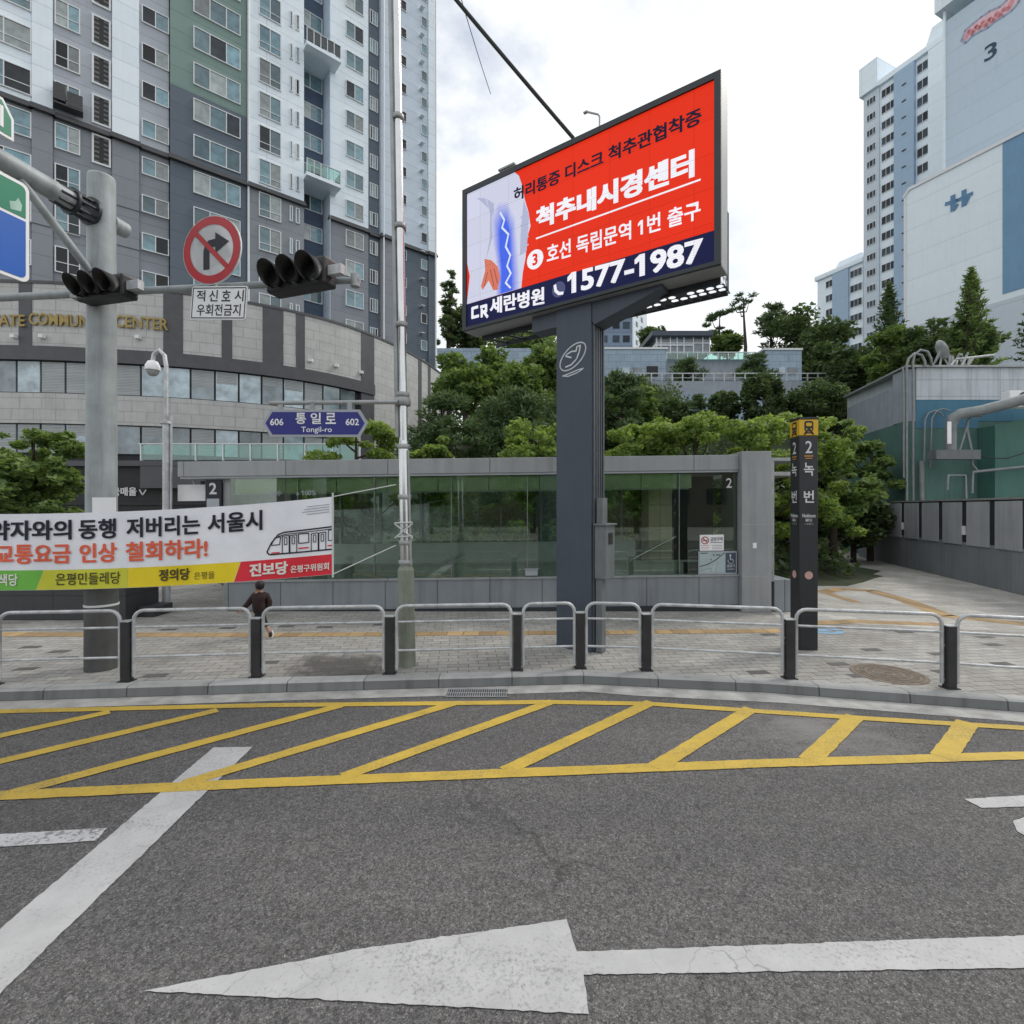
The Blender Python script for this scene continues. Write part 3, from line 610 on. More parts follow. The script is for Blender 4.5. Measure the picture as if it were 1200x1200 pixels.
def sag(p, q, n, s): return [Vector(p).lerp(Vector(q), i/n) - Vector((0, 0, s*4*(i/n)*(1-i/n))) for i in range(n+1)]
b = MB(); pe = uv(672, 162, 9.0); b.tube(sag(uv(380, -190, 8.4), pe, 14, 0.05), 0.033, 8)
tag(b.build('overhead_cable', M['wire']), 'thick black cable running up from the back of the advertising screen', 'cable')
b = MB(); b.tube(sag(uv(515, -90, 30), uv(575, 110, 52), 10, 0.3), 0.035, 5)
tag(b.build('overhead_cable', M['wire']), 'thin distant wire slanting across the cloudy sky beside the apartment block', 'cable')

# ------------------------------------------------------------------ steel pole with street name sign
sp = thing('steel_pole', 'slim stainless steel pole with straps and a greenish concrete-coloured lower sleeve', 'pole', (-1.58, 7.53, 0.14))
px0, py0 = -1.54, 7.53
def on(z): return Vector((px0 - 0.0165*(z-0.14), py0, z))
b = MB(); b.tube([on(0.13), on(1.55)], [0.125, 0.118], 20); b.tube([on(1.55), on(1.62)], [0.118, 0.085], 20)
M['sleeve'] = pm("weathered_green_grey_sleeve", (0.22, 0.245, 0.20), 0.7, 0, 0.14, 5, 0.1, 50, 0.35)
b.build('sleeve', M['sleeve'], sp)
b = MB(); b.tube([on(1.62), on(3.35), on(3.45)], [0.082, 0.078, 0.062], 20); b.tube([on(3.45), on(11.2)], [0.062, 0.055], 20); b.build('shaft', M['steel'], sp)
b = MB(); b.tube([on(1.62)+Vector((0.085, -0.05, 0)), on(3.3)+Vector((0.075, -0.05, 0))], 0.018, 8)
b.tube([on(3.5)+Vector((-0.09, -0.02, 0)), on(11.2)+Vector((-0.085, -0.02, 0))], 0.03, 8); b.build('conduit', M['galv'], sp)
for z, r in ((1.66, 0.10), (3.36, 0.095), (4.12, 0.10), (5.15, 0.088), (2.62, 0.098), (1.95, 0.098), (6.6, .085), (8.2, .085)):
    b = MB(); b.lathe([(r*0.9, -0.035), (r, -0.03), (r, 0.03), (r*0.9, 0.035)], on(z), 18); b.build('collar', M['galv'], sp)
b = MB()
for p, q in (((-.13, 2.23), (.13, 2.02)), ((.13, 2.23), (-.13, 2.02)), ((-.13, 2.24), (.13, 2.25)), ((-.12, 2.04), (.13, 2.05))):
    b.tube([on(p[1])+Vector((p[0], -0.10, 0)), on(q[1])+Vector((q[0], -0.10, 0))], 0.011, 6)
b.build('tied_strap', M['rope'], sp)
# street name sign
ss = thing('street_name_sign', 'dark blue six-sided street name sign hanging from an arm on the steel pole', 'street sign', (-2.6, 7.40, 3.5))
b = MB(); za = 4.03; b.tube([uv(316, 472.5, 7.40), uv(466, 471, 7.42)], 0.032, 12); b.lathe([(0.10, -.06), (0.115, -.05), (0.115, .05), (0.10, .06)], on(4.02), 16); b.build('arm', M['galv'], ss)
b = MB()
for u in (329, 366, 410): b.box(tuple(uv(u-2.5, 481, 7.40)), tuple(uv(u+2.5, 470, 7.38)))
b.build('hanger', M['galv'], ss)
o_ = uv(307.5, 512, 7.36); TS = frame(o_, Vector((1, 0.0, 0)), Vector((0, 1, 0)), Vector((0, 0, 1))); kx = 7.36/600
def hexa(x0, x1, z0, z1, t): return [(x0, (z0+z1)/2), (x0+t, z0), (x1-t, z0), (x1, (z0+z1)/2), (x1-t, z1), (x0+t, z1)]
Wd, Hd = 123.5*kx, 32*kx
b = MB(TS); b.prism(hexa(0, Wd, 0, Hd, 0.115), 0, 0.03); b.build('sign_plate', M['signgrey'], ss)
b = MB(TS); b.prism(hexa(0.045, Wd-0.045, 0.035, Hd-0.035, 0.10), -0.004, -0.001); b.build('sign_face', M['navy'], ss)
b = MB(TS)
b.trect("606", 0.115, 0.165, 0.305, 0.262, -0.006, 0, 0.02); b.trect("602", Wd-0.315, 0.165, Wd-0.125, 0.262, -0.006, 0, 0.02)
for k, ch in enumerate("통일로"): b.trect(ch, 0.48+k*0.215, 0.185, 0.63+k*0.215, 0.345, -0.006, 0, 0.02)
b.trect("Tongil-ro", 0.56, 0.045, 1.0, 0.145, -0.006, 0, 0.008); b.build('lettering', M['white'], ss)

# ------------------------------------------------------------------ traffic pole with arm
tp = thing('traffic_pole', 'thick pale grey traffic pole with a heavy arm reaching out over the road', 'pole', (-5.94, 7.41, 0.14))
q0 = Vector((-5.94, 7.41, 0)); Z = Vector((0, 0, 1))
M['polegrey'] = pm("pale_grey_pole_paint", (0.33, 0.365, 0.375), 0.55, 0.1, 0.18, 3, 0.12, 40, 0.3)
b = MB(); b.tube([q0+Z*0.13, q0+Z*7.22], [0.197, 0.168], 28); b.lathe([(0.168, 0), (0.16, 0.03), (0.06, 0.06)], q0+Z*7.22, 28); b.build('shaft', M['polegrey'], tp)
M['wrap'] = pm("dark_anti_poster_wrap", (0.085, 0.088, 0.085), 0.75, 0, 0.18, 4, 0.4, 120, 0.2)
b = MB(); b.tube([q0+Z*0.14, q0+Z*1.42], [0.203, 0.199], 28); b.build('base_wrap', M['wrap'], tp)
ad = Vector((-0.23, -0.97, 0)).normalized(); az_ = 6.66; ap = q0 + Z*az_
b = MB(); b.tube([ap+ad*0.42+Z*0.0, ap+ad*1.3+Z*0.04, ap+ad*6.5+Z*0.42], [0.135, 0.115, 0.085], 20)
b.tube([ap-ad*0.14, ap-ad*0.36], [0.12, 0.11], 18); b.tube([ap-ad*0.36, ap-ad*0.40], [0.10, 0.03], 18)
b.build('arm', M['polegrey'], tp)
b = MB(); sdv = Vector((ad.y, -ad.x, 0))
for k in range(8):
    a = k*math.pi/4; r = sdv*math.cos(a)+Z*math.sin(a)
    b.tube([ap+ad*0.12+r*0.15, ap+ad*0.62+r*0.125], 0.02, 6)
b.tube([ap+ad*0.14+Z*0, ap+ad*0.18], 0.2, 20); b.tube([ap+ad*0.40, ap+ad*0.435], 0.185, 20)
b.build('flange', M['billdark'], tp)
b = MB(); b.tube([q0+Z*5.82+ad*0.17, ap+ad*1.02-Z*0.08], 0.055, 12); b.build('brace', M['polegrey'], tp)
b = MB(); b.box(tuple(uv(108, 601, 7.18)), tuple(uv(136, 583, 7.2))); b.build('notice_sticker', M['white'], tp)
b = MB(); b.tube([q0+Z*1.40, q0+Z*1.415], 0.206, 20); b.tube([q0+Z*1.05, q0+Z*1.08], 0.208, 20); b.build('band', M['rope'], tp)
# big direction sign carried under the arm
TA = frame(Vector((-5.69, 7.41, 0)), -ad, Vector((-1, 0.23, 0)).normalized(), Z)  # local x toward the pole
def rr(x0, z0, x1, z1, r, corners=(1, 1, 1, 1), n=6):
    P = []
    for (cx, cz, a0, on_) in ((x0+r, z0+r, 180, corners[0]), (x1-r, z0+r, 270, corners[1]), (x1-r, z1-r, 0, corners[2]), (x0+r, z1-r, 90, corners[3])):
        if on_: P += [(cx+r*math.cos(R(a0+90*k/n)), cz+r*math.sin(R(a0+90*k/n))) for k in range(n+1)]
        else: P.append((cx + r*(1 if a0 in (270, 0) else -1), cz + r*(1 if a0 in (0, 90) else -1)))
    return P
ds = thing('direction_sign', 'big blue and green road direction sign cut off by the left edge', 'road sign', (-5.95, 6.3, 5.2))
xr = -1.13
b = MB(TA); b.prism(rr(xr-3.4, 5.22, xr, 6.42, 0.08), 0, 0.03); b.build('sign_plate', M['white'], ds)
b = MB(TA); b.prism(rr(xr-3.36, 5.26, xr-0.04, 5.96, 0.06, (1, 1, 0, 0)), -0.006, -0.001); b.build('blue_panel', M['blue'], ds)
b = MB(TA); b.prism(rr(xr-3.36, 6.0, xr-0.04, 6.38, 0.06, (0, 0, 1, 1)), -0.006, -0.001); b.build('green_panel', M['green'], ds)
M['fadepatch'] = pm("sun_faded_patch", (0.36, 0.55, 0.46), 0.5, 0, 0.2, 6)
b = MB(TA); b.poly([(xr-0.20, 6.03), (xr-0.09, 6.06), (xr-0.08, 6.14), (xr-0.12, 6.21), (xr-0.15, 6.15), (xr-0.21, 6.12)], -0.008); b.build('faded_patch', M['fadepatch'], ds)
b = MB(TA); b.box((-2.9, 0.033, 6.2), (-2.8, 0.2, 6.9)); b.box((-1.75, 0.033, 6.2), (-1.66, 0.2, 6.72)); b.build('bracket', M['galv'], ds)
g2 = thing('arm_name_sign', 'small green sign with a white rim standing on top of the heavy pole arm', 'road sign', (-6.0, 6.1, 6.9))
b = MB(TA); b.prism([(-2.6, 6.86), (-1.29, 6.86), (-1.29, 7.12), (-1.40, 7.30), (-2.6, 7.30)], 0, 0.03); b.build('sign_plate', M['white'], g2)
b = MB(TA); b.prism([(-2.58, 6.895), (-1.32, 6.895), (-1.32, 7.10), (-1.415, 7.265), (-2.58, 7.265)], -0.006, -0.001); b.build('sign_face', M['green'], g2)
b = MB(TA); b.trect("시", -1.60, 6.95, -1.40, 7.2, -0.008, 0, 0.03); b.build('lettering', M['white'], g2)

# signal arm, signals and no-right-turn signs
sa = thing('signal_arm', 'thin grey signal arm clamped across the traffic pole', 'signal arm', (-5.92, 7.15, 5.4))
T0, T1 = Vector((-9.5, 7.52, 5.45)), Vector((-1.98, 6.66, 5.425))
b = MB(); b.tube([T0, Vector((-5.92, 7.12, 5.44)), T1], [0.055, 0.05, 0.042], 14); b.build('tube', M['polegrey'], sa)
b = MB(); b.box((-6.1, 7.06, 5.36), (-5.76, 7.24, 5.52)); b.tube([T1-Vector((0.06, 0, 0.09)), T1-Vector((.06, 0, -0.07))], 0.06, 10); b.build('clamp', M['galv'], sa)
def signal(u, v, Y, ang, pitch, r, label):
    "u,v: the middle of the three lenses"
    c = uv(u, v, Y); t = thing('traffic_signal', label, 'traffic light', tuple(c), 'signal heads on the thin arm')
    T = yaw(c, ang)
    b = MB(T); b.box((-pitch*1.5-0.02, 0, -r*1.25), (pitch*1.5+0.02, 0.24, r*1.25)); b.build('housing', M['black'], t, 0.03)
    for k in (-1, 0, 1):
        # hooded visor: a tube cut open below, thickness from an inner wall
        n = 22; vs = []; a0, a1 = R(-70), R(250)
        for rr_, y in ((r, 0.0), (r, 0), (r*1.03, -0.24), (r*0.97, -0.24), (r*0.93, 0)):
            for j in range(n):
                a = a0+(a1-a0)*j/(n-1); dep = y*(1.0 if y == 0 else (0.62+0.38*max(-0.6, math.sin(a))))
                vs.append((k*pitch + rr_*math.cos(a), dep-0.001, rr_*math.sin(a)))
        b = MB(T); b.add(vs, [(i*n+j, i*n+j+1, (i+1)*n+j+1, (i+1)*n+j) for i in range(4) for j in range(n-1)], 0, True)
        vi = b.build('visor', M['black'], t); ORG[vi] = ORG[t]
        b = MB(T); b.disc((k*pitch, 0), r*0.9, r*0.9, -0.006, 0, 24); b.build('lens', M['lens'], vi)
    b = MB(T); b.box((pitch*1.5+0.021, 0.06, -0.06), (pitch*1.5+0.22, 0.15, 0.06)); b.build('mount', M['rail'], t)
M['lens'] = pm("unlit_dark_lens", (0.012, 0.012, 0.012), 0.25, 0, 0.1, 3)
signal(345, 321, 6.55, -R(20), 0.30, 0.142, 'unlit black three-lens traffic light right of the no-right-turn sign')
signal(115, 336, 6.95, -R(15), 0.265, 0.12, 'unlit black three-lens traffic light in front of the thick pole')
ns = thing('no_right_turn_sign', 'round red-rimmed sign with a struck-out black right-turn arrow', 'traffic sign', tuple(uv(248, 293, 6.70)))
TN = yaw(uv(248, 293, 6.70), -R(13)); rr0 = 0.45
b = MB(TN); b.disc((0, 0), rr0, rr0, 0.0, 0, 48); b.tube([(0, 0.0, 0), (0, 0.02, 0)], rr0, 48); b.build('sign_plate', M['white'], ns)
b = MB(TN); b.disc((0, 0), rr0*0.975, rr0*0.975, -0.004, 0, 48, 0.76); b.build('red_ring', M['red'], ns)
b = MB(TN); b.poly([(-.125, -.25), (-.03, -.25), (-.03, -.02), (.0, .03), (.06, .04), (.06, -.05), (.27, .085), (.06, .225), (.06, .14), (-.04, .13), (-.10, .08), (-.125, -.01)], -0.005); b.build('turn_arrow', M['ink'], ns)
b = MB(TN); b.line([(-.225, .225), (.225, -.225)], 0.065, -0.007); b.build('red_bar', M['red'], ns)
b = MB(TN); b.box((-0.04, 0.022, -0.58), (0.04, 0.06, 0.2)); b.build('bracket', M['galv'], ns)
np_ = thing('red_light_plate', 'white rectangular plate with two lines of black lettering below the round sign', 'traffic sign', tuple(uv(256, 355, 6.62)))
TN2 = yaw(uv(256, 355, 6.62), -R(13)) @ Matrix.Rotation(R(5), 4, 'Y'); a_, c_ = 0.425, 0.215
b = MB(TN2); b.prism(rr(-a_, -c_, a_, c_, 0.03), 0, 0.015); b.build('sign_plate', M['white'], np_)
b = MB(TN2); b.line([(-a_+.022, -c_+.022), (a_-.022, -c_+.022), (a_-.022, c_-.022), (-a_+.022, c_-.022), (-a_+.022, -c_+.022)], 0.012, -0.003)
for k, ch in enumerate("적신호시"): b.trect(ch, -0.345+k*0.195, 0.02, -0.21+k*0.195, 0.165, -0.003, 0, 0.012)
b.trect("우회전금지", -0.33, -0.165, 0.345, -0.015, -0.003, 0, 0.012); b.build('lettering', M['ink'], np_)

# ------------------------------------------------------------------ banner
bn = thing('protest_banner', 'long white cloth banner with black and orange Korean slogans and a coloured party strip', 'banner', (-5.0, 7.1, 1.3))
def bmap(u, q, off=0.0):
    "u: photo column of the flat layout, q: 0 bottom .. 1 top"
    t = u/390.0
    tp_ = max(t, 0.0); vt = 602.5 - 3*t - 17.5*tp_**2.2; vb = 692 - 1.0*t - 18*tp_**2.0
    Y = 7.06 + 0.30*t + 0.028*math.sin(u*0.045+q*1.5) + 0.012*math.sin(u*0.085+2-q*2.5) + 0.004*math.sin(u*0.13+1+q*3)
    p = uv(u, vb+(vt-vb)*q, Y); p.y -= off; return p
def bgrid(name, u0, u1, q0, q1, m, off, sl0=0, sl1=0, par=bn):
    nu, nq = max(2, int(abs(u1-u0)/6)), 8; b = MB(); vs = []
    for j in range(nq+1):
        q = q0+(q1-q0)*j/nq
        for i in range(nu+1):
            a, c = u0+sl0*j/nq, u1+sl1*j/nq
            vs.append(bmap(a+(c-a)*i/nu, q, off))
    b.add(vs, [(j*(nu+1)+i, j*(nu+1)+i+1, (j+1)*(nu+1)+i+1, (j+1)*(nu+1)+i) for j in range(nq) for i in range(nu)], 0, True)
    o = b.build(name, m, par); ORG[o] = ORG[bn]; return o
BM = {k: pm('banner_'+k, c, 0.75, 0, 0.05, 3, 0.9, 5) for k, c in dict(white=(0.84, 0.86, 0.92), red=(0.72, 0.03, 0.05), yellow=(0.82, 0.64, 0.02), lime=(0.62, 0.62, 0.05), green=(0.17, 0.50, 0.07), orange=(0.78, 0.13, 0.06), black=(0.014, 0.016, 0.03), pale=(0.8, 0.78, 0.74), brown=(0.07, 0.06, 0.02), slate=(0.3, 0.31, 0.36)).items()}
cloth = bgrid('cloth', -330, 390, 0, 1, BM['white'], 0)
q = 0.262
bgrid('green_strip', -330, 42, 0.004, q, BM['green'], 0.004, 0, 9)
bgrid('lime_strip', 42.5, 150, 0.004, q, BM['lime'], 0.004, 9, 0)
bgrid('yellow_strip', 150.3, 274, 0.004, q, BM['yellow'], 0.004, 0, 8)
bgrid('red_strip', 274.5, 390, 0.004, q, BM['red'], 0.004, 8, 0)
def btext(b, st, u0, u1, q0, q1, bold): b.text(st, lambda x, y: bmap(u0+(u1-u0)*x, q0+(q1-q0)*y, 0.014), 0, bold)
b = MB(); btext(b, "약자와의", -11, 85, 0.655, 0.915, .03); btext(b, "동행", 93, 137, 0.655, 0.915, .03); btext(b, "저버리는", 149, 235, 0.655, 0.915, .03); btext(b, "서울시", 244, 308, 0.655, 0.915, .03); b.build('slogan_lettering', BM['black'], bn)
b = MB(); btext(b, "교통요금", -4, 84, 0.345, 0.60, .03); btext(b, "인상", 94, 138, 0.345, 0.60, .03); btext(b, "철회하라!", 148, 244, 0.345, 0.60, .03); b.build('demand_lettering', BM['orange'], bn)
b = MB(); btext(b, "은평민들레당", 66, 142, 0.06, 0.22, .012); btext(b, "정의당", 187, 223, 0.07, 0.225, .03); btext(b, "은평을", 228, 252, 0.07, 0.165, .0); b.build('party_lettering', BM['brown'], bn)
b = MB(); btext(b, "녹색당", -12, 22, 0.06, 0.22, .02); btext(b, "진보당", 293, 338, 0.055, 0.225, .045); btext(b, "은평구위원회", 341, 386, 0.065, 0.16, .025); b.build('white_party_lettering', BM['pale'], bn)
b = MB()
def bline(b, pts, wd):
    for (u0, q0), (u1, q1) in zip(pts[:-1], pts[1:]):
        d = math.hypot(u1-u0, (q1-q0)*88) or 1; nx, nq_ = -(q1-q0)*88/d*wd/2, (u1-u0)/d*wd/2/88
        n = max(1, int(abs(u1-u0)/6)); 
        for i in range(n):
            a = u0+(u1-u0)*i/n; c = u0+(u1-u0)*(i+1)/n; qa = q0+(q1-q0)*i/n; qc = q0+(q1-q0)*(i+1)/n
            b.add([bmap(a+nx, qa+nq_, .008), bmap(a-nx, qa-nq_, .008), bmap(c-nx, qc-nq_, .008), bmap(c+nx, qc+nq_, .008)], [(0, 1, 2, 3)])
bline(b, [(389, 0.615), (333, 0.60), (326, 0.575), (318, 0.47), (313, 0.36), (316, 0.325), (389, 0.325)], 1.6)
bline(b, [(389, 0.585), (334, 0.572), (326, 0.55)], 0.9)
bline(b, [(329, 0.545), (322, 0.535), (318, 0.445), (328, 0.445), (329, 0.545)], 1.0)
for u in (331, 340, 365, 374):
    bline(b, [(u, 0.33), (u, 0.55), (u+8, 0.555), (u+8, 0.33)], 1.0); bline(b, [(u+2.5, 0.44), (u+2.5, 0.53), (u+5.5, 0.53), (u+5.5, 0.44), (u+2.5, 0.44)], 0.9)
bline(b, [(350, 0.56), (362, 0.56), (362, 0.44), (350, 0.44), (350, 0.56)], 1.1); bline(b, [(389, 0.58), (385, 0.57), (385, 0.44), (389, 0.44)], 1.0)
b.build('train_drawing', BM['black'], bn)
b = MB(); bline(b, [(350, 0.375), (362, 0.375)], 1.5); bline(b, [(318, 0.345), (328, 0.345)], 1.2); bline(b, [(384, 0.375), (389, 0.375)], 1.5); b.build('train_stripe', BM['red'], bn)
b = MB()
for k in range(4): bline(b, [(360-3*(k % 3), 0.90-k*0.032), (386, 0.905-k*0.032)], 0.7)
b.build('small_print', BM['slate'], bn)
b = MB(); b.tube([bmap(390, -0.04), bmap(390, 1.05)], 0.014, 8); b.build('end_batten', M['rope'], bn)
b = MB(); b.tube([bmap(390, 1.0), uv(464, 568, 7.45)], 0.008, 6); b.tube([bmap(390, 0.0), uv(464, 639, 7.45)], 0.008, 6); b.build('tie_rope', M['rope'], bn)

# ------------------------------------------------------------------ pedestrian fence
posts = [(-13.9, 6.06), (-12.1, 6.22), (-10.35, 6.38), (-8.55, 6.52), (-6.80, 6.70), (-5.16, 6.86), (-3.51, 7.04), (-1.71, 7.18), (0.073, 7.33), (0.99, 7.43), (1.92, 7.33), (3.78, 6.98), (5.64, 6.60), (7.5, 6.08), (9.3, 5.6), (11.1, 5.1)]
fe = thing('pedestrian_fence', 'low kerbside fence of pale rounded rails between square dark posts', 'fence', (0.07, 7.33, 0.14))
for x, y in posts:
    b = MB(Matrix.Translation((x, y, 0.138))); b.box((-.058, -.05, 0), (.058, .05, 0.80)); p = b.build('post', M['post'], fe, 0.008); ORG[p] = ORG[fe]
    b = MB(Matrix.Translation((x, y, 0.138))); b.box((-.085, -.075, 0), (.085, .075, 0.012)); b.build('foot_plate', M['post'], p)
    b = MB(Matrix.Translation((x, y, 0.138))); b.box((-.064, -.056, 0.801), (.064, .056, 0.812)); b.build('post_cap', M['rail'], p)
for (xa, ya), (xb, yb) in zip(posts[:-1], posts[1:]):
    A, B = Vector((xa, ya, 0.138)), Vector((xb, yb, 0.138)); d = (B-A).normalized(); A = A+d*0.085; B = B-d*0.085
    top = 0.945; r = 0.13; pts = [A+Z*0.06, A+Z*(top-r)]
    pts += [A+d*(r-r*math.cos(R(a)))+Z*(top-r+r*math.sin(R(a))) for a in (22, 45, 68, 90)]
    pts += [B-d*(r-r*math.cos(R(a)))+Z*(top-r+r*math.sin(R(a))) for a in (90, 68, 45, 22)] + [B+Z*(top-r), B+Z*0.06]
    b = MB(); b.tube(pts, 0.0235, 12)
    b.tube([A+Z*0.72, B+Z*0.72], 0.0165, 8); b.tube([A+Z*0.32, B+Z*0.32], 0.0165, 8)
    for z in (0.1, 0.55):
        b.tube([A+Z*z-d*0.03, A+Z*z], 0.012, 6); b.tube([B+Z*z, B+Z*z+d*0.03], 0.012, 6)
    b.build('rail_frame', M['rail'], fe)

# drain grate, manhole
g = thing('drain_grate', 'black slotted iron drain grate in the gutter beside the kerb', 'drain', tuple(gnd(556, 813, 0.005)))
c0, c1 = gnd(517, 818, 0), gnd(596, 818, 0)
b = MB(Matrix.Translation((0, 0, 0)));
xg0, xg1, yg0, yg1 = -0.86, -0.06, 6.63, 6.92
b.box((xg0, yg0, 0.0045), (xg1, yg1, 0.006)); b.build('pit', M['black'], g)
b = MB()
for k in range(27): x = xg0+0.015+k*0.0293; b.box((x, yg0+.02, 0.0062), (x+0.012, yg1-.02, 0.016))
for y in (yg0, yg1-0.02): b.box((xg0, y, 0.0062), (xg1, y+0.02, 0.017))
b.box((xg0, (yg0+yg1)/2-.01, 0.0062), (xg1, (yg0+yg1)/2+.01, 0.0165)); b.build('bars', M['galv'], g)
mc = gnd(1041, 789.5, 0.14)
mh = thing('manhole_cover', 'round rusty brown manhole cover in the pavement behind the fence', 'manhole cover', tuple(mc))
M['rust'] = pm("rusty_iron", (0.20, 0.16, 0.125), 0.8, 0.2, 0.35, 9, 0.5, 50)
M['rustdark'] = pm("dirty_iron_ring", (0.15, 0.13, 0.105), 0.85, 0.1, 0.3, 9)
b = MB(Matrix.Translation(mc))
def fring(b, r0, r1, z0, z1, n=48):
    P = [(r*math.cos(2*math.pi*j/n), r*math.sin(2*math.pi*j/n), z) for r, z in ((r1, z0), (r1, z1), (r0, z1), (r0, z0)) for j in range(n)]
    b.add(P, [(i*n+j, i*n+(j+1) % n, (i+1)*n+(j+1) % n, (i+1)*n+j) for i in range(3) for j in range(n)])
fring(b, .405, .46, -.004, .004); b.build('ring', M['rust'], mh)
b = MB(Matrix.Translation(mc)); fring(b, 0.0005, .40, -.004, .0015); b.build('lid', M['rustdark'], mh)
b = MB(Matrix.Translation(mc))
for r0, r1 in ((.35, .375), (.25, .28), (.16, .19), (.05, .09)): fring(b, r0, r1, .0, .0055)
for k in range(24):
    a_ = k*math.pi/12; c_, s_ = math.cos(a_), math.sin(a_)
    b.add([(c_*.29-s_*.008, s_*.29+c_*.008, .005), (c_*.29+s_*.008, s_*.29-c_*.008, .005), (c_*.345+s_*.008, s_*.345-c_*.008, .005), (c_*.345-s_*.008, s_*.345+c_*.008, .005)], [(0, 1, 2, 3)])
b.build('lid_pattern', M['rust'], mh)

# ------------------------------------------------------------------ station name pillar
pl = thing('station_pillar', 'tall dark station name pillar with a yellow top and the number two', 'sign pillar', (4.85, 8.4, 0.14))
pc = Vector((4.845, 8.36, 0)); TPL = yaw(pc, R(-2)); pw, pdp = 0.30, 0.30
b = MB(TPL); b.box((-pw/2, 0, 0.13), (pw/2, pdp, 3.64)); b.build('shaft', M['pillar'], pl, 0.012)
b = MB(TPL); b.box((-pw/2-.003, -0.003, 3.645), (pw/2+.003, pdp+.003, 3.905)); b.build('yellow_top', M['yel'], pl, 0.008)
b = MB(TPL); b.box((-pw/2-.006, -0.006, 3.908), (pw/2+.006, pdp+.006, 3.945)); b.box((-pw/2+0.012, -.010, 0.132), (pw/2-.012, -0.001, 0.95)); b.build('cap', M['pillar'], pl)
M['sticker'] = pm('pink_sticker', (0.55, 0.33, 0.29), .5, 0, .3, 8)
for T in (TPL, yaw(TPL @ Vector((-pw/2, pdp, 0)), R(-92)) @ Matrix.Translation((pdp/2, 0, 0))):
    b = MB(T); f = .62; zo = 3.80-3.70*f-.005
    b.prism(rr(-0.115*f, 3.56*f+zo, 0.115*f, 3.84*f+zo, 0.06*f), -0.006, -0.0045)
    b.line([(-.11*f, 3.49*f+zo), (-.05*f, 3.57*f+zo)], 0.03, -0.0065); b.line([(.11*f, 3.49*f+zo), (.05*f, 3.57*f+zo)], 0.03, -0.0065); b.line([(-.09*f, 3.525*f+zo), (.09*f, 3.525*f+zo)], 0.022, -0.0065)
    b.build('train_symbol', M['ink'], pl)
    b = MB(T); b.prism(rr(-0.075*f, 3.70*f+zo, 0.075*f, 3.79*f+zo, 0.02), -0.009, -0.0075); b.disc((-.06*f, 3.62*f+zo), .012, .012, -.009); b.disc((.06*f, 3.62*f+zo), .012, .012, -.009); b.build('symbol_window', M['yel'], pl)
    b = MB(T); b.trect("2", -0.055, 3.355, 0.055, 3.555, -0.004, 0, 0.01); b.trect("녹", -0.082, 2.985, 0.082, 3.20, -0.004, 0, 0.02); b.trect("번", -0.082, 2.545, 0.082, 2.745, -0.004, 0, 0.02)
    b.trect("Nokbeon", -0.105, 2.305, 0.105, 2.365, -0.004, 0, 0.02); b.trect("碌磻", -0.055, 2.235, 0.055, 2.285, -0.004, 0, 0.02); b.trect("ノクボン", -0.075, 2.185, 0.075, 2.215, -0.004, 0, 0.0)
    b.build('lettering', M['palelet'], pl)
    b = MB(T); b.box((-0.07, -0.004, 3.30), (0.07, -0.001, 3.318)); b.box((-0.055, -0.004, 3.265), (0.055, -0.001, 3.278)); b.build('orange_line', M['orange'], pl)
    b = MB(T); b.disc((0, 1.36), 0.065, 0.065, -0.004, 0, 24); b.build('round_sticker', M['sticker'], pl)

# ------------------------------------------------------------------ CCTV pole
cp = thing('camera_pole', 'white hooked pole carrying a round surveillance camera behind the banner', 'camera pole', (-7.9, 11.7, 0.14))
b = MB(); xq, yq = -7.9, 11.7
b.tube([(xq, yq, 0.13), (xq, yq, 4.4)], [0.085, 0.075], 16); b.tube([(xq, yq, 4.4), (xq, yq, 5.7), (xq-.04, yq, 5.95), (xq-.16, yq, 6.07), (xq-.28, yq, 5.98), (xq-.31, yq, 5.82)], 0.045, 12)
b.tube([(xq+0.11, yq, 1.0), (xq+0.11, yq, 4.6)], 0.025, 8); b.build('shaft', M['rail'], cp)
b = MB(); b.lathe([(0.05, .28), (0.10, .26), (0.15, .16), (0.155, 0.08), (0.15, .06)], (xq-.31, yq, 5.55), 20); b.build('camera_housing', M['white'], cp)
b = MB(); b.lathe([(0.125, .06), (0.12, 0.0), (0.07, -.06), (0.0, -.08)], (xq-.31, yq, 5.55), 20); b.build('camera_dome', M['galv'], cp)
b = MB(); b.lathe([(0.12, 0), (0.12, .05), (0.09, .07)], (xq, yq, 4.38), 16); b.build('collar', M['galv'], cp)

# ------------------------------------------------------------------ subway entrance
EY = 11.6
se = thing('subway_entrance', 'long glass subway entrance with a flat grey roof and stone plinth', 'station entrance', (-0.5, EY, 0.14))
SL = 0.0125                                   # the whole hut leans up slightly to the right, with the street
TE = Matrix(((1, 0, 0, 0), (0, 1, 0, 0), (SL, 0, 1, 0), (0, 0, 0, 1)))
XL, XR, DP = -6.42, 5.12, 3.3
b = MB(TE); b.box((-7.54, EY-0.06, 3.26), (XR-.003, EY+DP+.3, 3.60)); b.build('roof', M['eshell'], se, 0.01)
b = MB(TE); b.box((-7.5, EY-0.03, 3.215), (XR-.01, EY+DP+.26, 3.258)); b.build('roof_edge_strip', M['signgrey'], se)
b = MB(TE); b.box((XL, EY-.05, -0.1), (XR-.003, EY+.30, 0.86)); b.build('plinth', M['eplinth'], se, 0.008)
b = MB(TE); b.box((XL-.02, EY-.075, 0.861), (XR-.003, EY+.32, 0.90)); b.build('plinth_cap', M['eshell'], se)
b = MB(TE); b.box((XL-.01, EY-.085, -0.1), (XR-.003, EY-.052, 0.22)); b.build('skirting', M['billdark'], se)
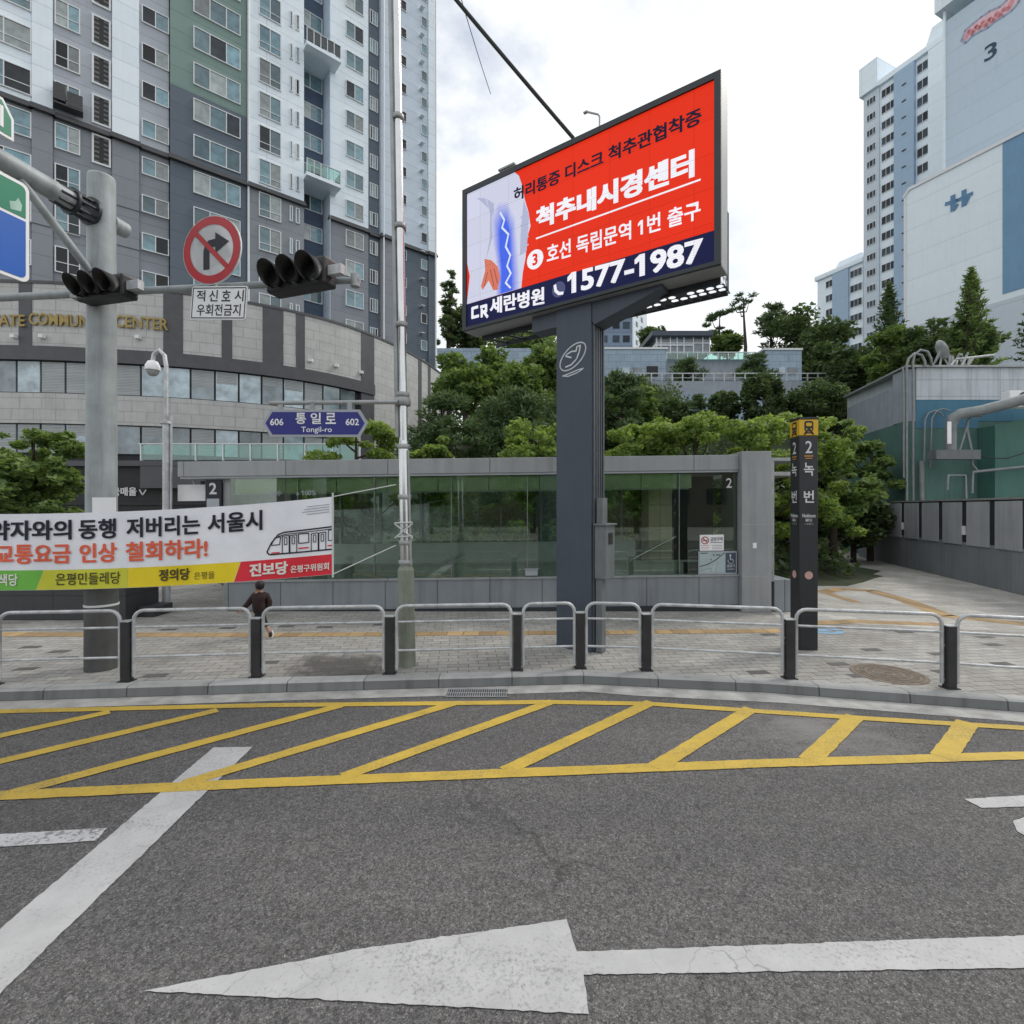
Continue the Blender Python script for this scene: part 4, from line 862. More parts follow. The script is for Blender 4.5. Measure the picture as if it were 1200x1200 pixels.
b = MB(TE); b.box((XR, EY-.20, -0.1), (XR+0.66, EY+.9, 3.66)); b.build('end_column', M['eshell'], se, 0.01)
b = MB(TE); b.box((XR+0.005, EY-.203, 2.02), (XR+.655, EY-.199, 2.04)); b.box((XR+.005, EY-.203, 0.86), (XR+.655, EY-.199, .88)); b.box((XR+0.661, EY-.16, 0.75), (XR+.74, EY+.2, 3.45)); b.build('column_trim', M['galv'], se)
# glass panes, each its own part
gx = [XL+0.02, -4.87, -3.13, -1.38, 0.35, 2.09, 3.80, 5.10]
for xa, xb in zip(gx[:-1], gx[1:]):
    b = MB(TE); b.box((xa+.008, EY+.02, 0.905), (xb-.008, EY+.032, 3.21)); b.build('glass_pane', M['eglass'], se)
for xa, xb in zip(gx[:-1], gx[1:]):
    b = MB(TE); b.box((xa+.508, EY+DP-.02, 0.905), (xb+.492, EY+DP-.008, 3.21)); b.build('glass_pane', M['eglass'], se)
b = MB(TE)
for x in gx[1:-1]: b.box((x-.010, EY+.033, 0.905), (x+.010, EY+.10, 3.2))
for x in [XL+0.3+k*1.16 for k in range(10)]: b.box((x-.03, EY+DP-.14, 0.15), (x+.03, EY+DP-.03, 3.2))
b.box((XL, EY+.04, 1.19), (XR-.01, EY+.075, 1.235)); b.box((XL, EY+DP-.15, 1.19), (XR-.01, EY+DP-.10, 1.23)); b.box((XL, EY+.035, 2.84), (XR-1.1, EY+.05, 2.86))
b.build('glazing_bars', M['galv'], se)
b = MB(TE)
for k in range(9): b.box((XL+0.1+k*1.16, EY+.10, 2.87), (XL+1.24+k*1.16, EY+.13, 3.2))
b.build('ceiling_band', M['eband'], se)
b = MB(TE); b.box((XL, EY+DP-.005, -0.1), (XR, EY+DP+.25, 0.88)); b.build('rear_plinth', M['eplinth'], se)
b = MB(TE); b.box((XL+.05, EY+.11, .9), (XR-1.2, EY+.14, 1.18)); b.build('inner_kick_panel', M['galv'], se)
b = MB(TE); b.box((XL+.05, EY+DP-.3, .9), (XR-1.6, EY+DP-.22, 1.5)); b.build('rear_kick_panel', M['frame'], se)
b = MB(TE); b.box((XL+.05, EY+.34, 0.02), (XR-.03, EY+DP-.2, 0.15)); b.build('stair_floor', M['gutter'], se)
b = MB(TE)
for k in range(11): b.tube([(XL+.5+k*0.95, EY+1.3, 0.15), (XL+.5+k*.95, EY+1.3, 1.0)], 0.02, 6)
b.tube([(-3.6, EY+1.2, .3), (-1.2, EY+1.2, 1.35)], 0.03, 8); b.tube([(2.4, EY+.9, 0.9), (4.0, EY+.9, 1.72)], 0.03, 8); b.tube([(2.9, EY+1.5, 0.6), (4.6, EY+1.5, 1.5)], 0.03, 8); b.build('handrails', M['steel'], se)
M['lift'] = panelmat("inner_stone", (0.55, 0.47, 0.36), 0.6, 0.6, 0.012, rough=0.5, off=0, mortar=.6)
b = MB(TE); b.box((3.42, EY+1.2, 0.15), (4.0, EY+1.9, 3.2)); b.build('inner_column', M['lift'], se)
b = MB(TE); b.box((4.02, EY+1.3, 0.15), (XR-.05, EY+1.4, 3.2)); b.build('inner_wall', M['dark'], se)
for x, y in ((-6.595, EY+.1), (-6.40, EY+DP-.5)):
    b = MB(TE); b.box((x, y, 0.14), (x+.17, y+.4, 3.21)); b.build('portal_column', M['eshell'], se)
# signs of the entrance
b = MB(TE); b.box((-6.96, EY+.02, 2.45), (-6.60, EY+.08, 3.19)); n2 = b.build('number_board', M['ink'], se); ORG[n2] = ORG[se]
b = MB(TE); b.trect("2", -6.87, 2.86, -6.70, 3.12, EY+.016, 0, .02); b.build('number', M['palelet'], n2)
b = MB(TE); b.box((-6.92, EY+.005, 2.50), (-6.64, EY+.019, 2.76)); b.build('map_plate', M['signgrey'], n2)
b = MB(TE); b.trect("2", 4.86, 2.86, 4.99, 3.08, EY+.015, 0, .01); b.build('pane_number', M['palelet'], se)
b = MB(TE); b.trect("상수", -5.5, 2.80, -5.22, 2.93, EY+.012); b.trect("x 100%", -4.9, 2.81, -4.45, 2.92, EY+.012); b.build('pane_lettering', M['signgrey'], se)
b = MB(TE); b.box((-7.77, EY+.3, 2.72), (-7.09, EY+.34, 3.1)); o = b.build('blank_board', M['white'])
tag(o, 'blank white rectangular board under the left end of the entrance roof', 'sign')
b = MB(TE); b.box((-7.45, EY+.345, 2.9), (-7.41, EY+.36, 3.215)); b.box((-7.16, EY+.345, 2.9), (-7.12, EY+.36, 3.215)); b.build('hanger', M['galv'], se)
nsn = thing('no_smoking_sign', 'white no smoking sign stuck on the entrance glass above the map', 'sign', tuple(TE @ Vector((4.55, EY, 1.6))))
b = MB(TE); b.box((4.26, EY+.004, 1.44), (4.80, EY+.018, 1.80)); b.build('sign_plate', M['white'], nsn)
b = MB(TE); b.disc((4.375, 1.675), .088, .088, EY+.001, 0, 24, .76); b.line([(4.32, 1.73), (4.43, 1.62)], .02, EY+.0005); b.build('red_ring', M['red'], nsn)
b = MB(TE); b.line([(4.33, 1.675), (4.42, 1.675)], .022, EY+.0015); b.trect("금연구역", 4.50, 1.655, 4.77, 1.745, EY+.002, 0, .02); b.line([(4.5, 1.625), (4.77, 1.625)], .012, EY+.002)
for k in range(3): b.line([(4.53, 1.56-k*.04), (4.77, 1.56-k*.04)], .008, EY+.002)
b.build('lettering', M['inkpurple'] if 'inkpurple' in M else M.setdefault('inkpurple', pm('plum_ink', (0.10, .05, .14), .6)), nsn)
b = MB(TE)
for k in range(3): b.line([(4.29, 1.56-k*.04), (4.47, 1.56-k*.04)], .010, EY+.002)
b.build('red_print', M['redprint'] if 'redprint' in M else M.setdefault('redprint', pm('pink_ink', (0.55, .22, .24), .6)), nsn)
mpb = thing('area_map_board', 'pale area map board with a dark wheelchair panel at the foot of the entrance glass', 'map', tuple(TE @ Vector((4.6, EY, 1.1))))
b = MB(TE); b.box((4.22, EY-.02, .906), (5.09, EY+.012, 1.425)); b.build('board', M['signgrey'], mpb)
M['mapblue'] = pm("pale_map", (0.40, 0.49, 0.50), .5, 0, .12, 5)
b = MB(TE); b.box((4.25, EY-.024, .95), (4.81, EY-.021, 1.40)); b.build('map_sheet', M['mapblue'], mpb)
b = MB(TE); b.line([(4.25, 1.09), (4.42, 1.13), (4.62, 1.24), (4.80, 1.39)], .025, EY-.026); b.line([(4.27, 1.385), (4.42, 1.385)], .022, EY-.026); b.line([(4.55, 1.35), (4.57, 1.33)], .03, EY-.026); b.line([(4.62, 1.345), (4.70, 1.345)], .03, EY-.026); b.disc((4.5, 1.24), .018, .018, EY-.026)
b.line([(4.27, 1.0), (4.5, 1.05), (4.5, .96)], .008, EY-.026); b.line([(4.6, 0.96), (4.66, 1.2)], .006, EY-.026); b.build('map_lines', M['inkmap'] if 'inkmap' in M else M.setdefault('inkmap', pm('map_ink', (.10, .14, .16), .6)), mpb)
b = MB(TE); b.box((4.83, EY-.024, .94), (5.06, EY-.021, 1.39)); b.build('wheelchair_panel', M['navyd'] if 'navyd' in M else M.setdefault('navyd', pm('slate_blue_film', (.06, .085, .125), .5)), mpb)
b = MB(TE); b.disc((4.935, 1.335), .02, .022, EY-.027); b.line([(4.935, 1.31), (4.935, 1.24), (4.985, 1.24), (5.01, 1.18)], .02, EY-.027)
b.line([(4.945+.062*math.cos(a*.35), 1.205+.062*math.sin(a*.35)) for a in range(8, 20)], .016, EY-.027); b.trect("승강기", 4.86, 1.06, 5.03, 1.13, EY-.027, 0, .02); b.line([(4.87, 1.02), (5.02, 1.02)], .012, EY-.027); b.build('wheelchair_symbol', M['palelet'], mpb)
b = MB(TE); b.box((5.36, EY-.213, 1.50), (5.44, EY-.2, 1.62)); b.build('wall_plate', M['white'], se)
b = MB(TE); b.box((.30, EY-.02, .93), (.58, EY+.01, 1.07)); b.box((.28, EY-.05, 1.072), (.60, EY+.01, 1.085)); b.build('glass_notice', M['signgrey'], se)
# side block right of the entrance and the covered passage behind it
sbk = thing('stone_block', 'low grey stone block at the right foot of the entrance column', 'block', (6.1, 11.8, 0.14))
b = MB(); b.box((5.87, 11.45, 0.10), (6.28, 12.6, 0.86)); b.box((6.30, 11.6, .1), (6.9, 12.4, .32)); b.build('block_body', M['eplinth'], sbk, 0.01)
cn = thing('passage_canopy', 'flat dark canopy over the passage right of the entrance', 'canopy', (6.6, 14.2, 0.14))
b = MB(); b.box((5.9, 13.2, 3.30), (7.4, 16.2, 3.40)); b.box((5.85, 13.15, 3.68), (7.45, 16.3, 3.76)); b.build('canopy_slabs', M['galv'], cn)
for x in (5.9, 7.2):
    b = MB(); b.box((x, 15.9, .1), (x+.12, 16.1, 3.3)); b.build('canopy_post', M['billdark'], cn)

# ------------------------------------------------------------------ child walking behind the fence
def skin(name, pts, edges, rad, mat, parent, sub=2):
    me = bpy.data.meshes.new(name); L = ORG[parent]
    me.from_pydata([Vector(p)-L for p in pts], edges, []); o = bpy.data.objects.new(name, me); COL.objects.link(o)
    md = o.modifiers.new('skin', 'SKIN'); md.use_smooth_shade = True
    for i, r in enumerate(rad):
        sv = me.skin_vertices[0].data[i]; rx = r if isinstance(r, tuple) else (r, r); sv.radius = rx
        if i == 0: sv.use_root = True
    o.modifiers.new('smooth', 'SUBSURF').levels = sub; o.modifiers['smooth'].render_levels = sub
    bpy.context.view_layer.update()
    m2 = bpy.data.meshes.new_from_object(o.evaluated_get(bpy.context.evaluated_depsgraph_get()))
    o.modifiers.clear(); o.data = m2; m2.materials.clear(); m2.materials.append(mat)
    m2.polygons.foreach_set('use_smooth', [True]*len(m2.polygons))
    o.parent = parent; ORG[o] = L; return o
pe = thing('person', 'small person in a dark red top and black trousers walking behind the fence', 'person', (-4.50, 9.15, 0.14))
X0, Y0 = -4.50, 9.15
P = lambda x, y, z: (X0+x, Y0+y, 0.14+z)
M['skin'] = pm("skin", (0.42, 0.24, 0.17), 0.55, 0, 0.08, 6)
M['jacket'] = pm("dark_red_jacket", (0.028, 0.012, 0.011), 0.8, 0, 0.3, 9, 0.3, 60)
M['trouser'] = pm("black_trousers", (0.008, 0.008, 0.011), 0.8, 0, 0.2, 9, 0.2, 60)
M['hair'] = pm("dark_hair", (0.012, 0.010, 0.009), 0.5, 0, 0.3, 30, 0.5, 90)
body = [P(0, 0, .50), P(-.01, 0, .62), P(-.02, 0, .76), P(-.025, 0, .83), P(-.03, -.005, .90), P(-.03, -.005, .99),      # 0-5 spine, neck, head
        P(-.10, -.03, .75), P(-.19, -.05, .62), P(-.29, -.07, .52), P(-.33, -.08, .485),        # 6-9 reaching arm
        P(.09, .03, .75), P(.15, .05, .61), P(.11, .0, .50), P(.09, -.02, .46),                 # 10-13 other arm
        P(-.03, .05, .46), P(-.10, .05, .27), P(-.125, .05, .06), P(-.19, .04, .03),            # 14-17 front leg
        P(.035, -.05, .46), P(.10, -.05, .27), P(.20, -.05, .11), P(.20, -.05, .03)]            # 18-21 rear leg, heel lifting
ed = [(0,1),(1,2),(2,3),(3,4),(4,5),(2,6),(6,7),(7,8),(8,9),(2,10),(10,11),(11,12),(12,13),(0,14),(14,15),(15,16),(16,17),(0,18),(18,19),(19,20),(20,21)]
rd = [(.085,.07),(.08,.065),(.085,.065),.04,.072,.07,.04,.031,.024,.022,.04,.031,.024,.022,.055,.042,.03,.024,.055,.042,.03,.026]
skin('body', body, ed, rd, M['skin'], pe)
skin('jacket', [P(0, 0, .40), P(-.01, 0, .60), P(-.02, 0, .75), P(-.025, 0, .82), P(-.105, -.03, .75), P(-.19, -.05, .62), P(-.275, -.067, .53), P(.095, .03, .75), P(.155, .05, .61), P(.118, .01, .52)],
     [(0,1),(1,2),(2,3),(2,4),(4,5),(5,6),(2,7),(7,8),(8,9)], [(.15,.13),(.145,.125),(.135,.11),.06,.066,.053,.044,.066,.053,.044], M['jacket'], pe)
skin('trousers', [P(0, 0, .57), P(-.035, .05, .44), P(-.10, .05, .27), P(-.118, .05, .14), P(.04, -.05, .44), P(.10, -.05, .27), P(.15, -.05, .19)], [(0,1),(1,2),(2,3),(0,4),(4,5),(5,6)], [(.10,.088),.075,.058,.052,.075,.058,.05], M['trouser'], pe)
skin('hair', [P(.005, -.012, .855), P(.0, -.015, .95), P(-.018, -.01, 1.03)], [(0,1),(1,2)], [.075,.092,.068], M['hair'], pe)
for a, c, d in ((P(-.10, .05, .03), P(-.16, .045, .035), P(-.22, .04, .028)), (P(.20, -.05, .13), P(.215, -.05, .075), P(.20, -.05, .02))):
    skin('shoe', [a, c, d], [(0,1),(1,2)], [.036,.042,.03], M['black'], pe)
b = MB(); b.tube([P(.235, -.05, .14), P(.255, -.05, .08), P(.235, -.05, .02)], .014, 8); b.build('shoe_sole', M['white'], pe)
# fingers: four and a thumb on each hand
for hx, hy, hz, dx, dz in ((-.335, -.082, .48, -.8, -.6), (.088, -.022, .455, -.25, -.97)):
    fm = MB()
    for k in range(4):
        a = P(hx, hy-.014+k*.0095, hz); L = (.040, .046, .044, .034)[k]; m_ = (a[0]+dx*L*.55, a[1], a[2]+dz*L*.55); e_ = (m_[0]+dx*L*.35-.004, m_[1], m_[2]+dz*L*.5)
        fm.tube([a, m_, e_], [.0062, .0058, .004], 6)
    a = P(hx, hy-.02, hz+.012); fm.tube([a, (a[0]+dx*.012, a[1]-.016, a[2]+dz*.014), (a[0]+dx*.028, a[1]-.018, a[2]+dz*.03)], [.0075, .0065, .0045], 6)
    fm.build('hand', M['skin'], pe)

# ------------------------------------------------------------------ apartment block on the left
D2 = Vector((0.768, 0.640, 0)); NB = Vector((-0.640, 0.768, 0))       # along the front to the right; back into the block
AO = Vector((-33.6, 33.59, 0))
def sU(u):
    k = (u-600)/600; return (k*AO.y-AO.x)/(D2.x-k*D2.y)
TAP = frame(AO, D2, NB, Z)
ap_ = thing('apartment_block', 'tall grey, white and green apartment block behind the curved podium', 'apartment block', (-22, 45, 14))
def apm(name, rgb, k=0.62, rows=1.42): return panelmat(name, tuple(c/k for c in lin(*rgb)), 40, rows, 0.035, (D2.x, D2.y), 0.75, 0, 0.78, 0.03, 0.06, mott=.025)
W1 = apm('white_panel_wall', (190, 198, 206)); W2 = apm('pale_grey_panel_wall', (165, 175, 186)); G1 = apm('mid_grey_wall', (110, 114, 121)); G2 = apm('lavender_grey_wall', (142, 146, 154)); S1 = apm('slate_wall', (76, 85, 95)); GR = apm('green_wall', (101, 120, 115)); GD = apm('teal_wall', (62, 88, 96)); SB = apm('dark_blue_wall', (58, 70, 88))
MZ = 29.55
def bay(u0, u1, p, z0, z1, m, depth=14):
    b = MB(TAP); b.box((sU(u0)+.003, -p, z0), (sU(u1)-.003, depth, z1)); return b.build('wall', m, ap_)
TOP = 84
bays = [(-220, 37, 0.0, W1, G1), (37.2, 62, 0.12, W1, G1), (62.2, 131, -0.05, G2, G1), (131.2, 163, 0.12, W1, G1), (163.2, 198, -0.05, G2, G1), (199, 289, 0.18, None, S1),
        (290.5, 355, 0.30, W1, G1), (355.2, 387, -1.7, SB, SB), (387.2, 433, -0.25, W1, G1), (433.2, 447, -0.5, S1, S1), (447.2, 462, -0.05, W2, G1), (462.2, 503, -.35, W2, S1), (503.2, 511.5, -.15, W1, S1)]
for u0, u1, p, mu, ml in bays:
    bay(u0, u1, p, 8, MZ, ml)
    if mu: bay(u0, u1, p, MZ+.004, TOP, mu)
    else: bay(u0, u1, p, MZ+.004, 35.2, S1); bay(u0, u1, p+.01, 35.204, 42, GR); bay(u0, u1, p, 42.004, TOP, GR)
b = MB(TAP)
for u0, u1, p, mu, ml in bays:
    if p > -1: b.box((sU(u0)-.12, -p-.32, MZ-.18), (sU(u1)+.12, -p+.1, MZ-.02)); b.box((sU(u0)-.08, -p-.20, MZ+.02), (sU(u1)+.08, -p+.1, MZ+.22))
b.build('string_course', M['fascia'], ap_)
b = MB(TAP)
for z in (24.6, 21.7): b.box((sU(-220), -0.02-.13, z), (sU(198), -0.12, z+.05))
b.build('wall_joint', M['fascia'], ap_)
for u, y in ((290, -.36), (449, -.16), (509, -.3)):
    b = MB(TAP); b.tube([(sU(u), y, 10), (sU(u), y, TOP)], .09, 8); b.build('downpipe', M['frame'], ap_)
def winproto(wd, ht, cols, name, low=None, lt=0.07):
    "frame mesh and pane mesh centred on the origin, local x along the front, y back"
    f = MB(); x0, x1, z0, z1 = -wd/2, wd/2, -ht/2, ht/2
    f.box((x0, -.06, z0), (x1, .05, z0+lt)); f.box((x0, -.06, z1-lt), (x1, .05, z1)); f.box((x0, -.06, z0+lt), (x0+lt, .05, z1-lt)); f.box((x1-lt, -.06, z0+lt), (x1, .05, z1-lt))
    for c in cols: f.box((x0+wd*c-lt*.45, -.055, z0+lt), (x0+wd*c+lt*.45, .05, z1-lt))
    if low: f.box((x0+lt, -.05, z0+ht*low-.025), (x1-lt, .045, z0+ht*low+.025))
    g = []
    cc = [0]+list(cols)+[1]
    for i, (a, c) in enumerate(zip(cc[:-1], cc[1:])):
        g.append(MB()); g[-1].add([(x0+wd*a, -.0-.003*i, z0), (x0+wd*c, -.0-.003*i, z0), (x0+wd*c, -.0-.003*i, z1), (x0+wd*a, -.0-.003*i, z1)], [(0, 1, 2, 3)])
    return f, g
def mesh_of(mb, name, mat):
    o = mb.build(name, mat); me = o.data; bpy.data.objects.remove(o); ORG.pop(o, None); return me
def windows(u0, u1, p, zs, ht, cols, name='window', low=None, par=ap_, TT=TAP, fm=None, gm=None, frac=None, sfun=sU, lt=.07):
    wd = sfun(u1)-sfun(u0); f, g = winproto(wd, ht, cols, name, low, lt)
    fme = mesh_of(f, name, fm or M['frame']); gme = [mesh_of(x, 'pane', gm or M['pane']) for x in g]
    rot = TT.to_quaternion(); rg = random.Random(int(u0*7)+3)
    for z in zs:
        o = bpy.data.objects.new(name, fme); COL.objects.link(o); o.parent = par
        w_ = TT @ Vector(((sfun(u0)+sfun(u1))/2, -p-.052, z)); o.location = w_-ORG[par]; o.rotation_mode = 'QUATERNION'; o.rotation_quaternion = rot
        for x in gme:
            c = bpy.data.objects.new('pane', x); COL.objects.link(c); c.parent = o
            q_ = rg.random()
            if q_ < 0.42 and (gm is None):
                c.material_slots[0].link = 'OBJECT'; c.material_slots[0].material = M['panedark'] if q_ < .17 else M['curtain']
zr = [31.1+2.85*n for n in range(-5, 12)]
zl = lambda u: [z for z in zr if 17.5 < z < 2.45+630*(33.6*1320/(1320-u))/600]
windows(-30, 37, 0.0, zl(0), 1.75, (.5,), low=.36)
windows(64, 94, -0.05, zl(78), 1.80, (.52,), low=.40)
windows(166, 198, -0.05, zl(180), 1.30, (.5,))
windows(226, 281, 0.18, zl(250), 1.75, (.34, .69), low=.0)
windows(302, 328, 0.30, zl(315), 2.05, (.5,), low=.3)
windows(358, 385, -1.7, zl(368), 1.45, (.45,))
windows(406, 427, -0.25, zl(415), 1.55, (.5,))
windows(338, 341.5, 0.30, [z+.1 for z in zl(343)], 1.35, (), 'narrow_window'); windows(345, 349.5, 0.30, [z+.1 for z in zl(343)], 1.35, (), 'narrow_window')
windows(435.5, 445, -0.5, zl(440), 1.35, (.33, .66), 'narrow_window')
windows(495, 502, -.35, zl(498), 1.05, (), 'narrow_window', lt=.05)
M['louv'] = panelmat("louvre_slats", (0.13, 0.135, 0.14), 30, 0.34, 0.11, (D2.x, D2.y), 0.6, 0, 0.12, 0.05, 0)
windows(107.5, 130, -0.05, zl(118), 2.1, (), 'louvre_vent', gm=M['louv'], lt=.12)
windows(471, 478, -.35, [z+.3 for z in zl(474)], 1.0, (), 'wall_vent', gm=M['louv'], lt=.05)
b = MB(TAP); b.box((sU(63), -.75, 30.35), (sU(77), -.18, 31.45)); b.box((sU(79), -.75, 30.2), (sU(97), -.18, 31.15)); b.box((sU(62.5), -.8, 30.05), (sU(97.5), -.05, 30.14)); b.build('air_conditioner', M['skirt'] if 'skirt' in M else M.setdefault('skirt', panelmat('dark_granite', (.05, .053, .058), 1.2, .5, .012, rough=.5, off=0)), ap_)
for z in zr:
    b = MB(TAP); b.box((sU(493), -.0-.55+.35, z+1.15), (sU(497), .35, z+1.22)); b.build('hood', M['frame'], ap_)
for n, z in enumerate((32.1, 43.6, 55.1)):
    b = MB(TAP); b.box((sU(354), -1.25, z-.30), (sU(394), 1.69, z)); bal = b.build('balcony', W1, ap_); ORG[bal] = ORG[ap_]
    b = MB(TAP); b.box((sU(354.3), -1.2, z+.15), (sU(393.5), -1.18, z+1.15)); b.box((sU(393.3), -1.17, z+.15), (sU(393.5), 1.4, z+1.15)); b.build('balustrade', M['balglass'], bal)
    b = MB(TAP)
    for k in range(6): x = sU(354.5)+(sU(393.3)-sU(354.5))*k/5; b.box((x-.03, -1.25, z), (x+.03, -1.205, z+1.2))
    b.box((sU(354.3), -1.26, z+1.16), (sU(393.6), -1.15, z+1.21)); b.build('balcony_rail', M['frame'], bal)
b = MB(TAP); b.box((sU(386.5), -.24+.2, 8), (sU(387.0), 1.69, TOP)); b.build('return_wall', W2, ap_)

# ------------------------------------------------------------------ curved podium (community centre)
pod = thing('community_centre', 'curved pale stone podium building with gilt lettering and dark window bands', 'building', (-24, 30, 0.14))
PU = [(-70, 28.8), (-38, 28.4), (-27.9, 28.75), (-24.3, 29.2), (-20.2, 30.1), (-16.4, 31.7), (-13.5, 33.7), (-11.4, 36.0), (-9.6, 39.0), (-8.2, 42.6), (-7.1, 46.6), (-6.4, 51), (-6.1, 57)]
# resample smoothly (Catmull-Rom)
PC_ = []
for i in range(1, len(PU)-2):
    p0, p1, p2, p3 = [Vector(q).to_2d() for q in PU[i-1:i+3]]
    for k in range(10):
        t = k/10; PC_.append(0.5*((2*p1)+(-p0+p2)*t+(2*p0-5*p1+4*p2-p3)*t*t+(-p0+3*p1-3*p2+p3)*t**3))
arc = [0.0]
for a, c in zip(PC_[:-1], PC_[1:]): arc.append(arc[-1]+(c-a).length)
def pa(s, off=0.0):
    "point at arc length s, off metres out from the wall"
    s = max(0.001, min(arc[-1]-.001, s)); i = max(j for j in range(len(arc)) if arc[j] <= s); i = min(i, len(arc)-2)
    t = (s-arc[i])/(arc[i+1]-arc[i]); p = PC_[i].lerp(PC_[i+1], t); d = (PC_[i+1]-PC_[i]).normalized()
    return Vector((p.x+d.y*off, p.y-d.x*off, 0))
def arcU(u):
    best = 0; k = (u-600)/600
    for j in range(len(arc)-1):
        f0 = PC_[j].x-k*PC_[j].y; f1 = PC_[j+1].x-k*PC_[j+1].y
        if f0 <= 0 <= f1: return arc[j]+(arc[j+1]-arc[j])*(-f0)/(f1-f0)
    return best
def cband(name, s0, s1, z0, z1, off, m, par=pod, cap=True, step=0.8):
    n = max(1, int((s1-s0)/step)); ss = [s0+(s1-s0)*i/n for i in range(n+1)]
    b = MB(); uvs = []
    for s in ss: q = pa(s, off); b.v += [Vector((q.x, q.y, z0)), Vector((q.x, q.y, z1))]; uvs += [(s, z0), (s, z1)]
    bk = [pa(s, off-.5) for s in ss]; base = len(b.v)
    for q in bk: b.v += [Vector((q.x, q.y, z0)), Vector((q.x, q.y, z1))]
    uvs += uvs[:]
    for i in range(n):
        b.f.append([2*i, 2*i+2, 2*i+3, 2*i+1]); b.m.append(0); b.sm.append(False)
        b.f.append([2*i+1, 2*i+3, base+2*i+3, base+2*i+1]); b.m.append(0); b.sm.append(False)
        b.f.append([2*i, base+2*i, base+2*i+2, 2*i+2]); b.m.append(0); b.sm.append(False)
    for i in (0, n): b.f.append([2*i, 2*i+1, base+2*i+1, base+2*i]); b.m.append(0); b.sm.append(False)
    o = b.build(name, m, par); ul = o.data.uv_layers.new(name='UVMap')
    for lp in o.data.loops: ul.data[lp.index].uv = uvs[lp.vertex_index]
    return o
SA, SE = 0.0, arc[-1]
z_top, z_f1, z_w1, z_s2, z_w2, z_w3 = 15.13, 11.6, 10.82, 8.97, 7.27, 5.56
sr = arcU(424)
cband('wall', SA, SE, z_f1+.002, z_top, 0.0, M['stone']); cband('fascia', SA, sr+1.2, z_w1, z_f1, 0.10, M['fascia'])
cband('wall', SA, sr+.02, z_w2, z_s2, 0.0, M['stone']); cband('wall', sr+1.0, SE, 0.1, z_f1, 0.0, M['stone']); cband('coping', SA, SE, z_top+.002, z_top+.16, .06, M['fascia'])
cband('ground_floor', SA, sr+.9, 0.1, z_w3, -.25, M['dark'])
for z0, z1 in ((z_s2+.003, z_w1-.003), (z_w3+.003, z_w2-.003)): cband('window_recess', SA, sr, z0, z1, -.22, M['mull'])
for u, wdt in ((30, .35), (203, .50), (266, .28), (320, .6), (352, .28), (431, .62), (492, .3), (503, .28)):
    s = arcU(u); cband('dark_strip', s-wdt, s+wdt, z_f1+.004 if u < 425 else 5, z_top-.004, .03, M['fascia'])
k = 0; s = arcU(-40)
rg = random.Random(5)
while s < sr-1.3:
    for z0, z1 in ((z_s2+.06, z_w1-.06), (z_w3+.06, z_w2-.06)):
        m = M['blind'] if rg.random() < .28 else M['shopglass']
        cband('window', s+.05, s+1.22, z0, z1, -.12, m, step=2)
        if rg.random() < .25: cband('blind', s+.09, s+1.18, z0+(z1-z0)*rg.uniform(.35, .7), z1-.02, -.115, M['blind'], step=2)
    s += 1.28
b = MB()
def ctext(b, st, u0, u1, z0, z1):
    a0, a1 = arcU(u0), arcU(u1)
    for dp in (0.05, 0.09, .13): b.text(st, lambda x, y: pa(a0+(a1-a0)*x, dp)+Z*(z0+(z1-z0)*y), 0, .016)
zt = lambda v, u: 2.45+(596-v)*pa(arcU(u)).y/600
ctext(b, "TATE", -9, 31, zt(383, 20), zt(369.5, 20)); ctext(b, "COMMUNITY", 36, 129, zt(383, 80), zt(369, 80)); ctext(b, "CENTER", 136, 198, zt(386, 170), zt(372, 170))
b.build('gilt_lettering', M['gold'], pod)
for u, v in ((19, 395), (52, 395), (164, 396), (365, 423), (395, 429), (424, 437)):
    q = pa(arcU(u), .02); b = MB(); b.box((q.x-.12, q.y-.25, zt(v, u)-.1), (q.x+.12, q.y-.02, zt(v, u)+.1)); b.build('spotlight', M['frame'], pod)
# single-storey shops with a glass-railed terrace in front of the podium
sh = thing('shopfront', 'dark single-storey shopfront below a terrace with a teal glass railing', 'shop', (-17, 21.5, 0.14))
b = MB(); b.box((-26, 21.5, .1), (-7.6, 27.5, 4.22)); b.build('shop_body', M['dark'], sh)
b = MB(); b.box((-26.1, 21.3, 4.225), (-7.5, 27.6, 4.45)); b.box((-15.4, 21.2, 3.3), (-12.9, 21.45, 4.2)); b.build('terrace_slab', M['fascia'], sh)
b = MB()
for k in range(8): x = -15.6+k*1.15; b.box((x+.03, 21.55, 4.5), (x+1.12, 21.57, 5.13))
b.build('glass_railing', M['balglass'], sh)
b = MB()
for k in range(9): x = -15.6+k*1.15; b.box((x-.025, 21.5, 4.45), (x+.025, 21.6, 5.15))
b.box((-15.7, 21.5, 5.151), (-6.3, 21.62, 5.19)); b.build('railing_post', M['frame'], sh)
b = MB()
for x in (-19, -16.9, -14.6, -12.2): b.box((x, 21.42, .15), (x+.08, 21.495, 4.1))
b.box((-26, 21.44, 2.6), (-7.6, 21.497, 2.7)); b.build('shop_frame', M['mull'], sh)
b = MB(); b.trect("국매울", uv(131, 0, 21.4).x, uv(0, 581, 21.4).z, uv(160, 0, 21.4).x, uv(0, 571, 21.4).z, 21.40, 0, .03); b.line([(uv(163.5, 0, 21.4).x, uv(0, 574, 21.4).z), (uv(167, 0, 21.4).x, uv(0, 580, 21.4).z), (uv(171, 0, 21.4).x, uv(0, 574, 21.4).z)], .05, 21.4); b.build('shop_lettering', M['palelet'], sh)
b = MB(); b.box((-26, 20.6, .12), (-8.0, 21.2, .75)); b.box((-13.0, 17.5, .12), (-10.2, 20.5, .62)); 
